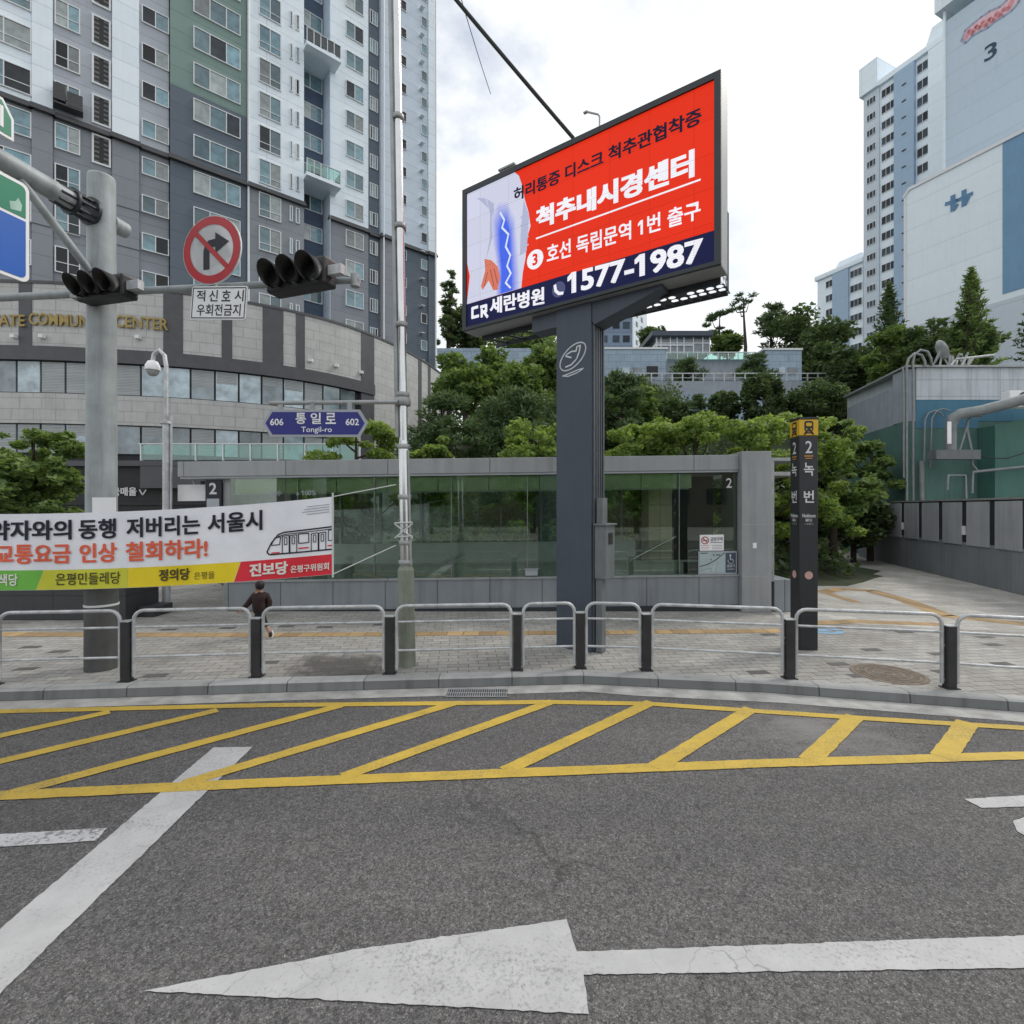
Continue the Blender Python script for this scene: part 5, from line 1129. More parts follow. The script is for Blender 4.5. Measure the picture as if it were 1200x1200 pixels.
tag(b.build('planter_wall', M['eplinth']), 'low dark stone planter wall in front of the dark shopfront', 'planter')
pw_ = thing('stone_planter', 'low dark stone planter behind the traffic pole below the banner', 'planter', (-9.5, 10.6, .14))
b = MB(); b.box((-14, 10.6, .1), (-8.0, 11.6, .88)); b.box((-7.99, 10.9, .1), (-7.62, 11.5, .35)); b.build('planter_body', M['skirt'] if 'skirt' in M else M.setdefault('skirt', panelmat('dark_granite', (.05, .053, .058), 1.2, .5, .012, rough=.5, off=0)), pw_, .01)
b = MB(); b.box((-14.03, 10.56, .882), (-7.97, 11.64, .95)); b.build('planter_rim', M['eplinth'], pw_)

# ------------------------------------------------------------------ towers on the right
DR = Vector((-0.41, 0.912, 0)); NR = Vector((0.912, 0.41, 0))     # along the fronts away from us; into the blocks (to the right)
def tower(name, label, cat, u_far, u_near, Ynear, ztop, zbase, depth, group=None):
    "front face seen from the left; local x runs from the far end to the near end"
    kn = (u_near-600)/600; on_ = Vector((kn*Ynear, Ynear, 0)); kf = (u_far-600)/600
    t = (kf*on_.y-on_.x)/(DR.x-kf*DR.y); o = on_+DR*t
    T = frame(o, -DR, NR, Z); th = thing(name, label, cat, tuple(o+Z*zbase), group)
    def su(u):
        k = (u-600)/600; tt = (k*on_.y-on_.x)/(DR.x-k*DR.y); return t-tt
    return th, T, su
BT = {k: panelmat('tower_'+k, tuple(c/.62 for c in lin(*v)), 60, 2.75, .05, (-DR.x, -DR.y), .75, 0, .86, .02, .06, mott=.02) for k, v in dict(pale=(187, 195, 201), blue=(130, 149, 167), grey=(162, 170, 178), cold=(155, 168, 179)).items()}
M['tpane'] = windowglass('tower_glass', (.03, .045, .06), .1, .7, .3)
TG = 'apartment towers on the hill at the right'
def tw(th, T, su, secs, z0, z1, depth, rows, wins):
    for u0, u1, p, m in secs:
        b = MB(T); b.box((su(u0)+.004, -p, z0), (su(u1)-.004, depth, z1)); b.build('wall', m, th)
    for u0, u1, p, ht, cols, name in wins: windows(u0, u1, p, rows, ht, cols, name, par=th, TT=T, gm=M['tpane'], sfun=su, lt=.06)
# far low tower
th, T, su = tower('apartment_tower', 'lower far apartment tower with a blue stripe at the left of the hilltop row', 'apartment tower', 958, 1011.5, 93.5, 52, 12, 14)
tw(th, T, su, [(958, 967, .0, BT['pale']), (967, 976.5, .0, BT['pale']), (976.5, 995.5, .35, BT['blue']), (995.5, 1011.5, .0, BT['pale'])], 8, 47.5, 12, [46-2.75*k for k in range(11)], [(968, 976, .0, 1.35, (.5,), 'window'), (996.5, 1010.5, .0, 1.35, (.34, .67), 'window')])
b = MB(T); L_ = su(1011.5); b.prism([(-.3, 47.5), (L_+.2, 47.5), (L_+.2, 48.3), (-.3, 48.3)], -.45, 12.3); b.prism([(1.5, 48.3), (L_-.2, 48.3), (L_-1.5, 50.4), (3, 50.4)], 2, 10); b.build('roof', BT['pale'], th)
# main tower
th, T, su = tower('apartment_tower', 'slim tall apartment tower with a broad blue stripe and a stepped white roof', 'apartment tower', 1012, 1110, 80, 80, 12, 16)
tw(th, T, su, [(1012, 1030, .0, BT['grey']), (1030, 1048.5, -.3, BT['pale']), (1048.5, 1072, .3, BT['blue']), (1072, 1088, -.3, BT['pale']), (1088, 1110, .15, BT['pale'])], 8, 76, 12,
   [74.3-2.75*k for k in range(21)], [(1016, 1026.5, .0, 1.15, (.3, .7), 'window'), (1032, 1048, -.3, 1.4, (.34, .67), 'window'), (1073.5, 1087, -.3, 1.5, (.5,), 'window')])
b = MB(T); b.box((-.5, -.5, 76.004), (su(1030), 9, 81)); b.box((su(1030)+.01, -.2, 76.004), (su(1111), 12, 76.9)); b.prism([(su(1078), 76.9), (su(1110), 76.9), (su(1110), 80.2), (su(1088), 80.2)], 1, 9)
b.build('roof', BT['pale'], th)
b = MB(T)
for u in (1061, 1062.5): 
    for k in range(18): b.box((su(1058), -.34, 73-2.75*k), (su(1063), -.31, 73.25-2.75*k)) if u == 1061 else None
b.build('slit_vent', M['mull'], th)
# tower with the number 3
th, T, su = tower('apartment_tower', 'pale blank tower gable carrying a red script emblem and the number 3', 'apartment tower', 1108.5, 1330, 52, 80, 12, 16)
b = MB(T); b.box((0, 0, 6), (su(1330), 15, 66)); b.build('wall', BT['cold'], th)
zc = lambda u, v: H+(V0-v)/F*(T @ Vector((su(u), 0, 0))).y
b = MB(T); b.box((-.9, -.8, zc(1109, 12)), (su(1330), 15.5, zc(1109, -25))); b.box((-.25, -.16, 6), (0.05, -.004, zc(1109, 12)-.01)); b.build('roof', BT['pale'], th)
M['emb'] = pm('steel_blue_emblem', tuple(c/.6 for c in lin(70, 104, 134)), .6); M['num'] = pm('dark_blue_numeral', lin(40, 66, 92), .6)
b = MB(T); b.trect("3", su(1153.5), zc(1160, 70), su(1168.5), zc(1160, 51.5), -.03, 0, .016); b.build('numeral', M['num'], th)
M['scrip'] = pm('faded_red_emblem', tuple(c/.6 for c in lin(180, 150, 158)), .6, 0, .1, 2); M['scrip2'] = pm('emblem_outline', tuple(c/.6 for c in lin(128, 133, 152)), .6); M['scrip3'] = pm('emblem_script', tuple(c/.6 for c in lin(178, 118, 122)), .6)
em = [(1127, 47), (1131, 36), (1140, 28), (1150, 20), (1160, 13), (1172, 8), (1180, 0), (1186, -8), (1196, -10), (1194, 2), (1186, 12), (1176, 19), (1166, 25), (1158, 32), (1150, 36), (1140, 41), (1132, 50)]
E2 = [(su(u), zc(u, v)) for u, v in em]
b = MB(T); b.poly(E2, -.02); b.build('emblem', M['scrip'], th)
b = MB(T); b.line(E2+[E2[0]], .24, -.05); b.build('emblem_outline', M['scrip2'], th)
b = MB(T); b.line([(su(u), zc(u, v)) for u, v in ((1132, 44), (1136, 36), (1140, 39), (1144, 31), (1148, 33), (1152, 26), (1156, 30), (1160, 22), (1164, 25), (1168, 16), (1172, 19), (1176, 11), (1182, 10), (1186, 1))], .42, -.06); b.build('emblem_script', M['scrip3'], th)
# nearer pale gable with blue band
th, T, su = tower('apartment_tower', 'broad pale gable nearest the green shed, with a dark blue cross-like emblem and blue band', 'apartment tower', 1060, 1330, 41, 30, 8, 14)
zc = lambda u, v: H+(V0-v)/F*(T @ Vector((su(u), 0, 0))).y
zD = zc(1066, 221)
b = MB(T); b.prism([(0, 2), (su(1330), 2), (su(1330), zD), (.5, zD), (0, zD-.55)], 0, 12); b.build('wall', BT['pale'], th)
b = MB(T); b.prism([(-.1, zD-.75), (.0, zD-.75), (.5, zD-.2), (su(1330), zD-.2), (su(1330), zD+.12), (.45, zD+.12), (-.1, zD-.5)], -.12, -.004); b.box((-.06, -.05, 2), (.22, -.004, zD-.76)); b.build('edge_trim', M['frame'], th)
M['tblue'] = pm('blue_band_paint', tuple(c/.62 for c in lin(92, 124, 150)), .7, 0, .06, .5, 0, 60, .1)
b = MB(T); b.box((su(1175), -.03, zc(1175, 345)), (su(1330), -.004, zD-.21)); b.build('blue_band', M['tblue'], th)
b = MB(T); b.box((0.25, -.025, 2), (su(1330), -.003, zc(1075, 381))); b.build('base_band', BT['grey'], th)
b = MB(T); q = lambda u, v: (su(u), zc(u, v))
b.line([q(1109, 239), q(1118, 236), q(1122, 235), q(1130, 231), q(1139, 227)], .36, -.05); b.line([q(1117, 230), q(1117, 246)], .42, -.055); b.line([q(1130, 224), q(1130, 240)], .42, -.055); b.line([q(1118, 246), q(1122, 240)], .3, -.06); b.line([q(1131, 240), q(1135, 232)], .3, -.06)
b.build('emblem', M['emb'], th)

# ------------------------------------------------------------------ green-painted low building on the right
lb = thing('green_shed', 'low flat-roofed building painted green and blue below a pale parapet, hung with pipes', 'building', (17.2, 22, .14))
gp = pm('faded_green_paint', tuple(c/.6 for c in lin(62, 90, 84)), .7, 0, .14, .8, .05, 20, .25); gp2 = pm('sea_green_paint', tuple(c/.6 for c in lin(52, 86, 78)), .7, 0, .10, .6, .05, 20, .2)
bp = pm('blue_wall_paint', tuple(c/.6 for c in lin(52, 92, 112)), .7, 0, .10, .8, 0, 20, .15); gw = pm('grey_render', tuple(c/.62 for c in lin(122, 128, 136)), .8, 0, .1, 1, .1, 30, .2)
gpan = panelmat('pale_parapet_panel', tuple(c/.62 for c in lin(152, 158, 163)), 1.25, .712, .02, (1, 0), .7, 0, .72, .05, .35)
c0 = Vector((16.9, 22, 0)); dl = Vector((1.3, 5.7, 0)).normalized()
b = MB(); b.slab([(16.9, 22), (45, 22), (45, 27.9), (18.25, 27.9)], .1, 6.20); b.build('wall', gp, lb)
b = MB(); b.slab([(17.35, 21.97), (45, 21.97), (45, 27.95), (18.3, 27.95)], 7.12, 8.5); b.build('parapet', gpan, lb)
b = MB(); b.slab([(17.35, 21.985), (20, 21.985), (20, 22.6), (17.35, 22.6)], 5.9, 7.118); b.slab([(20.003, 21.985), (45, 21.985), (45, 27.9), (20.003, 27.9)], 6.205, 7.118); b.build('blue_wall_band', bp, lb)
b = MB(); b.slab([(16.95, 22.1), (17.9, 22.1), (18.6, 27.85), (18.25, 27.85)], 6.204, 7.9); b.slab([(16.93, 22.0), (17.34, 22.0), (17.34, 23.0), (17.1, 23.0)], 6.21, 8.45); b.build('grey_side_wall', gw, lb)
b = MB(); b.slab([(16.8, 21.85), (45, 21.85), (45, 28.0), (18.1, 28.0)], 8.502, 8.58); b.build('roof_edge', M['galv'], lb)
b = MB(); b.prism([(20.0, .1), (30, .1), (30, 7.3), (25, 6.9), (20.0, 5.9)], 21.2, 21.96); b.build('green_annex_wall', gp2, lb)
M['pipe'] = pm('pale_pipe', (.24, .26, .265), .55, .2, .12, 4, 0, 60, .2)
def pp(pts, r, name='pipe', m=None, Y=21.8): 
    b = MB(); b.tube([uv(u, v, Y) if len(q) == 0 else uv(u, v, q[0]) for u, v, *q in pts], r*.72, 8); return b.build(name, m or M['pipe'], lb)
pp([(1062.5, 590), (1062.5, 428), (1065, 420), (1072, 414), (1080, 416), (1084, 424), (1084, 430)], .07)
pp([(1070, 590), (1070, 424), (1072, 415), (1079, 410), (1087, 412), (1091, 420), (1092, 428), (1096, 424), (1101, 412)], .065)
pp([(1080, 590), (1080, 540)], .14); pp([(1059, 560), (1059, 470), (1058, 430)], .05)
pp([(1083, 540), (1084, 492), (1088, 484), (1096, 481), (1103, 484), (1105, 488)], .045); pp([(1090, 548), (1092, 490), (1098, 481), (1106, 479), (1114, 482)], .045)
b = MB(); b.tube([uv(1114, 532, 21.0), uv(1114, 500, 21.0), uv(1117, 490, 20.9), uv(1126, 485, 20.8), uv(1150, 481, 20.6), uv(1200, 468, 20.1), uv(1230, 462, 19.8)], [.20, .20, .22, .22, .21, .21, .21], 12); b.build('duct', M['pipe'], lb)
b = MB(); o_ = uv(1113, 533, 21.0); b.box((o_.x-.75, 20.75, o_.z-.2), (o_.x+1.05, 21.19, o_.z+.18)); b.build('duct_box', M['boxgrey'], lb)
b = MB(); b.box(tuple(uv(1110, 520, 20.69)), tuple(uv(1115, 494, 20.68))); b.build('duct_label', M['white'], lb)
for pts, r in (([(1150, 488), (1140, 487), (1134, 493), (1133, 503), (1137, 522), (1139, 532)], .07), ([(1133, 500), (1126, 523), (1124, 528)], .06), ([(1137, 530), (1140, 545), (1147, 553)], .05), ([(1110, 574), (1111, 557), (1131, 557), (1132, 590)], .075), ([(1139, 578), (1140, 553), (1200, 547), (1230, 545)], .075)): pp(pts, r, Y=20.9)
pp([(1139, 531), (1160, 537), (1180, 537), (1200, 531), (1220, 520)], .03, 'cable', M['wire'], 20.9)
ac = thing('air_conditioner', 'white outdoor air conditioner unit with a round fan on the pale parapet', 'air conditioner', tuple(uv(1196, 462, 20.6)))
b = MB(); o_ = uv(1178, 478, 20.8); b.box((o_.x, 20.6, o_.z), (o_.x+1.6, 21.0, o_.z+.66)); b.build('case', M['white'], ac, .02)
b = MB(); b.disc((o_.x+.62, o_.z+.33), .30, .30, 20.59, 0, 28); b.build('fan_opening', M['dark'], ac)
b = MB()
for k in range(4): b.disc((o_.x+.62, o_.z+.33), .30-.07*k, .30-.07*k, 20.58, 0, 28, .95)
b.line([(o_.x+.32, o_.z+.33), (o_.x+.92, o_.z+.33)], .02, 20.578); b.line([(o_.x+.62, o_.z+.03), (o_.x+.62, o_.z+.63)], .02, 20.578); b.build('fan_guard', M['rail'], ac)
sdh = thing('satellite_dish', 'small tilted grey satellite dish on the shed roof among metal brackets', 'dish', tuple(uv(1104, 420, 22.5)))
b = MB(Matrix.Translation(uv(1103, 410, 22.5)) @ Matrix.Rotation(R(65), 4, 'Y') @ Matrix.Rotation(R(15), 4, 'X')); b.lathe([(0.02, -.12), (.2, -.09), (.36, -.02), (.44, .06), (.43, .065), (.2, -.07), (.0, -.10)], (0, 0, 0), 24); b.build('reflector', M['galv'], sdh)
b = MB(); b.tube([uv(1101, 430, 22.6), uv(1104, 415, 22.6)], .04, 8); b.tube([uv(1092, 430, 22.6), uv(1101, 417, 22.6)], .03, 6); b.tube([uv(1112, 430, 22.6), uv(1105, 417, 22.6)], .03, 6); b.build('stand', M['galv'], sdh)
rb = thing('roof_brackets', 'jumble of pale metal brackets and rods lying on the shed roof', 'brackets', tuple(uv(1125, 428, 22.8)))
b = MB(); rg = random.Random(3)
for k in range(12):
    u = 1112+rg.uniform(0, 22); b.tube([uv(u, 429, 22.6+rg.random()), uv(u+rg.uniform(-8, 10), 429-rg.uniform(5, 16), 22.6+rg.random())], .05, 6)
b.tube([uv(1120, 421, 22.8), uv(1165, 416, 24.5)], .05, 6); b.build('rods', M['galv'], rb)

# ------------------------------------------------------------------ wall with panels on the right
wl = thing('panelled_wall', 'long dark grey boundary wall topped with spaced pale panels', 'wall', (14.5, 17, .14))
wa, wb = Vector((13.45, 13.1, 0)), Vector((16.85, 24.9, 0)); wa = wa-(wb-wa)*.55; wd_ = (wb-wa).normalized(); wn = Vector((wd_.y, -wd_.x, 0)); LW = (wb-wa).length
TW = frame(wa, wd_, wn, Z)
wst = panelmat('dark_wall_stone', (.24, .26, .285), 1.5, 3.0, .012, (wd_.x, wd_.y), .65, 0, .7, .07, .3); wpn = panelmat('pale_wall_panel', (.40, .42, .45), .42, 5, .006, (wd_.x, wd_.y), .6, 0, .85, .06, .3)
b = MB(TW); b.box((0, 0, .05), (LW, .4, 1.38)); b.build('wall_base', wst, wl)
b = MB(TW); b.box((0, .003, 1.382), (LW, .38, 2.70)); b.build('dark_backing', M['dark'], wl)
x = .2
while x < LW-1.3:
    b = MB(TW); b.box((x, -.035, 1.30), (x+1.14, -.001, 2.66)); b.build('panel', wpn, wl, .006); x += 1.42
b = MB(TW); b.box((0, -.05, 2.702), (LW, .42, 2.76)); b.build('coping', M['galv'], wl)
for k in (7, 10):
    b = MB(TW); b.box((.2+1.42*k-.19, -.06, 1.62), (.2+1.42*k-.07, .001, 1.9)); b.build('wall_light', M['white'], wl)

# ------------------------------------------------------------------ terraced building and walls on the hill
ts = panelmat('terrace_stone', tuple(c/.66 for c in lin(128, 144, 158)), 1.6, .7, .03, (1, 0), .7, .5, .72, .06, .15)
tb = thing('terrace_house', 'low grey stone house with a glass-railed terrace on the hillside', 'house', (15, 50, 14))
def hb(u0, v0, u1, v1, Y, dp): a, c = uv(u0, v0, Y), uv(u1, v1, Y); return (a.x, Y, a.z), (c.x, Y+dp, c.z)
b = MB(); b.box(*hb(700, 446, 781, 408.5, 50, 8)); b.box(*hb(897, 446, 939.5, 409.5, 50, 8)); b.build('wall', ts, tb)
b = MB(); b.box(*hb(781.5, 446, 896.5, 421, 52, 6)); b.build('rear_wall', gw, tb)
b = MB(); b.box(*hb(698, 409, 783, 406.8, 49.9, 8.3)); b.box(*hb(895, 410, 941, 407.8, 49.9, 8.3)); b.build('coping', M['frame'], tb)
for u0, u1 in ((729, 738), (742, 752), (913, 920), (924, 935)):
    b = MB(); b.box(*hb(u0, 438, u1, 430.5, 49.93, .05)); b.build('window', M['shopglass'], tb)
b = MB(); b.box(*hb(758, 441, 771, 429, 49.93, .05)); b.build('door', M['mull'], tb)
b = MB(); b.box(*hb(781, 421, 880, 413, 51.5, .03)); b.build('glass_railing', M['balglass'], tb)
b = MB(); b.box(*hb(781, 413.2, 893, 412.2, 51.4, .05))
for k in range(9): b.box(*hb(781+k*12, 421, 782+k*12, 413, 51.4, .05))
b.build('railing', M['frame'], tb)
pv = thing('glass_pavilion', 'glazed pavilion with a flat dark roof above the terrace house', 'pavilion', (19, 58, 16))
b = MB(); b.box(*hb(768, 415, 832, 393, 58, 5)); b.build('glass_wall', M['shopglass'], pv)
b = MB(); b.box(*hb(764, 393, 836, 387.5, 57.3, 6.5)); b.build('roof', M['bill'], pv)
b = MB()
for u in (769, 774, 785, 793, 801, 812, 823, 831): b.box(*hb(u, 415, u+1.2, 393, 57.9, .08))
b.box(*hb(768, 402.5, 832, 401.5, 57.88, .08)); b.box(*hb(768, 405, 812, 403.5, 57.86, .08)); b.build('glazing_bars', M['frame'], pv)
rw = thing('retaining_wall', 'long grey retaining wall with a pale railing below the terrace house', 'retaining wall', (14, 44, 11))
b = MB(); b.box(*hb(700, 462, 986, 446.5, 44, .6)); b.build('upper_wall', gw, rw)
b = MB(); b.box(*hb(690, 500, 960, 462.2, 43.4, .59)); b.build('lower_wall', ts, rw)
b = MB(); b.box(*hb(712, 438, 986, 436.8, 43.98, .06)); b.box(*hb(712, 443, 986, 442.4, 43.98, .05))
for k in range(23): b.box(*hb(714+k*12.2, 446.5, 715.3+k*12.2, 437, 43.99, .05))
b.build('railing', M['rail'], rw)
wl2 = thing('hillside_wall', 'grey stone wall glimpsed through trees under the left end of the screen', 'wall', (-5, 46, 11))
b = MB(); b.box(*hb(512, 425, 660, 408, 53, .5)); b.build('wall', ts, wl2)
fa = thing('apartment_tower', 'far grey and white apartment block seen just right of the slate billboard post', 'apartment tower', (22, 110, 20))
b = MB(); b.box(*hb(690, 440, 741, 335, 110, 10)); b.build('wall', panelmat('far_grey', tuple(c/.62 for c in lin(104, 118, 138)), 40, 2.9, .05, (1, 0)), fa)
b = MB(); b.slab([(uv(741.2, 0, 110).x, 109.5), (uv(761, 0, 116).x, 118), (uv(755, 0, 124).x, 126), (uv(741.2, 0, 122).x, 122)], 5, uv(0, 350, 110).z); b.build('side_wall', BT['pale'], fa)
for uc in (708, 722, 734):
    for v in range(345, 412, 16):
        b = MB(); b.box(*hb(uc-4, v+8, uc+4, v, 109.94, .05)); b.build('window', M['tpane'], fa)
tl_, tr_ = (uv(741.2, 0, 110).x, 109.5), (uv(761, 0, 116).x, 118)
for k in range(6):
    for t in (.25, .6): 
        x = tl_[0]+(tr_[0]-tl_[0])*t; y = tl_[1]+(tr_[1]-tl_[1])*t; b = MB(yaw(Vector((x, y, 0)), math.atan2(tr_[1]-tl_[1], tr_[0]-tl_[0]))); z = uv(0, 352+k*11, 110).z; b.box((-.6, -.06, z-1), (.6, -.01, z)); b.build('window', M['tpane'], fa)

# ------------------------------------------------------------------ trees
def leaves(name, C, size, aspect, mat, par, rng, upb=0.5, dirs=None):
    "one small folded-free quad per leaf"
    n = len(C); nr = rng.normal(size=(n, 3)); nr[:, 2] = np.abs(nr[:, 2])+upb; nr /= np.linalg.norm(nr, axis=1)[:, None]
    a = dirs if dirs is not None else rng.normal(size=(n, 3))
    a = a - nr*(a*nr).sum(1)[:, None]; a /= np.linalg.norm(a, axis=1)[:, None]+1e-9; c = np.cross(nr, a)
    s = size*rng.uniform(.5, 1.5, n)[:, None]
    V = np.stack([C-a*s, C+c*s*aspect-a*s*.1, C+a*s, C-c*s*aspect-a*s*.1], 1).reshape(-1, 3)
    me = bpy.data.meshes.new(name); me.vertices.add(4*n); me.loops.add(4*n); me.polygons.add(n)
    me.vertices.foreach_set('co', V.astype(np.float32).ravel()); me.loops.foreach_set('vertex_index', np.arange(4*n, dtype=np.int32))
    me.polygons.foreach_set('loop_start', np.arange(0, 4*n, 4, dtype=np.int32)); me.update(); me.validate(); me.materials.append(mat)
    o = bpy.data.objects.new(name, me); COL.objects.link(o); o.parent = par; return o
def tree(name, label, cat, kind_, x, y, zb, zc0, zt, wd, mat, seed, n=3000, leaf=.1, group=None):
    "trunk foot at x,y,zb; crown from zc0 to zt, wd wide"
    rng = np.random.default_rng(seed); rd = random.Random(seed)
    t = thing(name, label, cat, (x, y, zb), group); h = zt-zb; c0 = zc0-zb; ch = zt-zc0; r = wd/2
    cl = []                                                     # clumps: centre, radius, flatness, share
    dirs = None
    if kind_ == 'broad':
        for k in range(48):
            u = rng.normal(size=3); u /= np.linalg.norm(u); q = rng.uniform(.35, .95)
            sh = 1.0 if u[2] > -.2 else .8
            cl.append((np.array([u[0]*r*q*sh, u[1]*r*q*sh, c0+ch*(.5+.46*u[2]*q)]), r*rng.uniform(.22, .38), .75))
    elif kind_ == 'layer':                                      # spreading flat sprays
        for k in range(52):
            a = rng.uniform(0, 6.28); q = math.sqrt(rng.uniform(.02, 1)); zf = rng.uniform(0, 1)
            cl.append((np.array([math.cos(a)*r*q*(1-.45*zf), math.sin(a)*r*q*(1-.45*zf), c0+ch*(zf*.92+.06)]), r*rng.uniform(.13, .30), .55))
    elif kind_ == 'pine':
        for k in range(36):
            zf = rng.uniform(0, 1); a = rng.uniform(0, 6.28); q = rng.uniform(.15, .92)*(1-.6*zf**1.3)
            cl.append((np.array([math.cos(a)*r*q, math.sin(a)*r*q, c0+ch*(zf*.93+.04)]), r*rng.uniform(.26, .46)*(1-.35*zf), .42))
    elif kind_ == 'cone':
        for k in range(70):
            zf = (k+.5)/70; a = k*2.4+rng.uniform(-.3, .3); q = (1-zf)**.85*r
            for s in (.25, .5, .75, .97): cl.append((np.array([math.cos(a)*q*s, math.sin(a)*q*s, c0+ch*zf-s*q*.18+.1*ch*s*s]), r*.10+.12*q*(1.1-s), .45))
    elif kind_ == 'topiary':
        for k in range(60):
            u = rng.normal(size=3); u /= np.linalg.norm(u); q = rng.uniform(.62, .86)
            cl.append((np.array([u[0]*r*q, u[1]*r*q, c0+ch*(.5+.5*u[2]*q)]), r*.27, .9))
    elif kind_ == 'sparse':
        for k in range(9):
            zf = rng.uniform(.15, 1); a = rng.uniform(0, 6.28); q = rng.uniform(.3, .95)
            cl.append((np.array([math.cos(a)*r*q, math.sin(a)*r*q, c0+ch*zf*.95]), r*rng.uniform(.18, .34), .36))
    w = np.array([c[1]**2 for c in cl]); w = (w/w.sum()*n*1.5).astype(int)+1
    Cs = []; Ds = []
    for (c, cr, fl), k in zip(cl, w):
        u = rng.normal(size=(k, 3)); u /= np.linalg.norm(u, axis=1)[:, None]; q = rng.uniform(.25, 1, k)[:, None]**.55
        off = u*q*cr*np.array([1, 1, fl]); Cs.append(c+off); Ds.append(u*np.array([1, 1, .5])+np.array([0, 0, .35]))
    C = np.concatenate(Cs); C = C[C[:, 2] > .05]; D = np.concatenate(Ds)[:len(C)]
    needle = kind_ in ('pine', 'sparse', 'cone')
    leaves('crown', C, leaf, .22 if needle else .6, mat, t, rng, .15 if needle else .55, D if needle else None)
    if kind_ != 'topiary':
        b = MB(Matrix.Translation((x, y, zb))); tr = max(.05, h*.016+wd*.012); bend = [Vector((rd.uniform(-.05, .05)*h*.5*f, rd.uniform(-.05, .05)*h*.5*f, h*f*.93)) for f in (0, .3, .6, 1)]; bend[0].z = -.3
        b.tube(bend, [tr*1.3, tr, tr*.7, tr*.2], 8)
        for c, cr, fl in (cl[::4] if kind_ != 'cone' else cl[3::16]):
            f = max(.12, min(.9, (c[2]-.25*r)/h)); st = bend[0].lerp(bend[3], f) if f > 0 else bend[0]
            e = Vector(c); md = st.lerp(e, .55)+Vector((0, 0, -.04*h)); b.tube([st, md, e], [tr*.36, tr*.22, tr*.07], 5)
        b.build('trunk', M['bark'], t)
    return t
def tpx(name, label, cat, kind_, u, vt, vb, wpx, Y, mat, n=3000, leaf=.1, group=None, ground=None, seed=[100]):
    "crown seen at column u from row vt to row vb, wpx wide, standing Y metres away"
    seed[0] += 1; x = (u-600)/F*Y; zt = H-(vt-V0)/F*Y; zc0 = H-(vb-V0)/F*Y
    zb = hill(x, Y) if ground is None else ground; zb = max(zb, .13); zc0 = max(zc0, zb+.05)
    return tree(name, label, cat, kind_, x, Y, zb, zc0, zt, wpx*Y/F, M[mat], seed[0], n, leaf, group)
PG = 'dark pines behind the entrance'
tpx('pine_tree', 'broad dark pine reaching over the entrance roof beside the curved podium', 'tree', 'pine', 520, 462, 545, 130, 20, 'pineleaf', 5500, .13, PG)
tpx('pine_tree', 'dark pine with layered boughs left of the slate billboard post', 'tree', 'pine', 610, 455, 545, 130, 20.5, 'pineleaf', 5500, .13, PG)
tpx('pine_tree', 'dark pine standing right behind the slate billboard post', 'tree', 'pine', 672, 450, 540, 110, 22, 'pineleaf', 4200, .13, PG)
tpx('pine_tree', 'tall dark pine just right of the slate billboard post', 'tree', 'pine', 728, 432, 545, 88, 21, 'pineleaf', 5000, .13, PG)
tpx('leafy_tree', 'bright leafy tree with a rounded top between podium and screen', 'tree', 'broad', 545, 412, 490, 75, 25, 'midleaf', 4200, .13)
tpx('leafy_tree', 'mid green tree with loose top under the left end of the screen', 'tree', 'broad', 612, 428, 500, 80, 27, 'midleaf', 3800, .13)
tpx('leafy_tree', 'leafy green tree close against the billboard post with a sunlit top', 'tree', 'broad', 740, 440, 505, 66, 23.5, 'midleaf', 3600, .12)
tpx('leafy_tree', 'slender pale tree seen below the screen against the grey stone wall', 'tree', 'broad', 575, 404, 470, 55, 33, 'midleaf', 1800, .16)
tpx('leafy_tree', 'feathery tree rising directly under the screen soffit', 'tree', 'broad', 640, 396, 465, 70, 36, 'midleaf', 2400, .17)
MG = 'yellow green maples above the entrance roof'
for u, vt, wpx, Y, lb_ in ((418, 494, 100, 16.3, 'yellow green maple beside the street name sign'), (495, 510, 70, 16.0, 'small yellow green maple behind the steel pole'), (628, 498, 96, 16.2, 'yellow green maple above the roof left of the billboard post'),
                          (752, 500, 96, 16.4, 'yellow green maple just right of the billboard post'), (812, 486, 110, 16.8, 'broad yellow green maple above the middle of the right roof half'), (880, 494, 100, 16.4, 'yellow green maple above the right end of the roof'), (940, 488, 90, 17.5, 'yellow green maple behind the station name pillar')):
    tpx('maple_tree', lb_, 'tree', 'layer', u, vt, 634, wpx*1.28, Y, 'mapleleaf', 7500, .07, MG)
tpx('shrub', 'tall green bush between the station pillar and the green shed', 'shrub', 'layer', 976, 492, 606, 92, 19, 'midleaf', 4200, .10, None, .13)
tpx('shrub', 'leafy bush overhanging the end of the panelled wall', 'shrub', 'layer', 1020, 520, 625, 70, 22.5, 'midleaf', 3600, .11, None, .13)
tpx('shrub', 'dark bush in the shade behind the passage canopy', 'shrub', 'broad', 935, 535, 648, 96, 20.5, 'darkleaf', 4500, .12, None, .13)
tpx('shrub', 'dark bush at the far end of the paved passage', 'shrub', 'broad', 1000, 560, 648, 90, 22.0, 'darkleaf', 4200, .12, None, .13)
TGp = 'clipped round shrubs on the hillside'
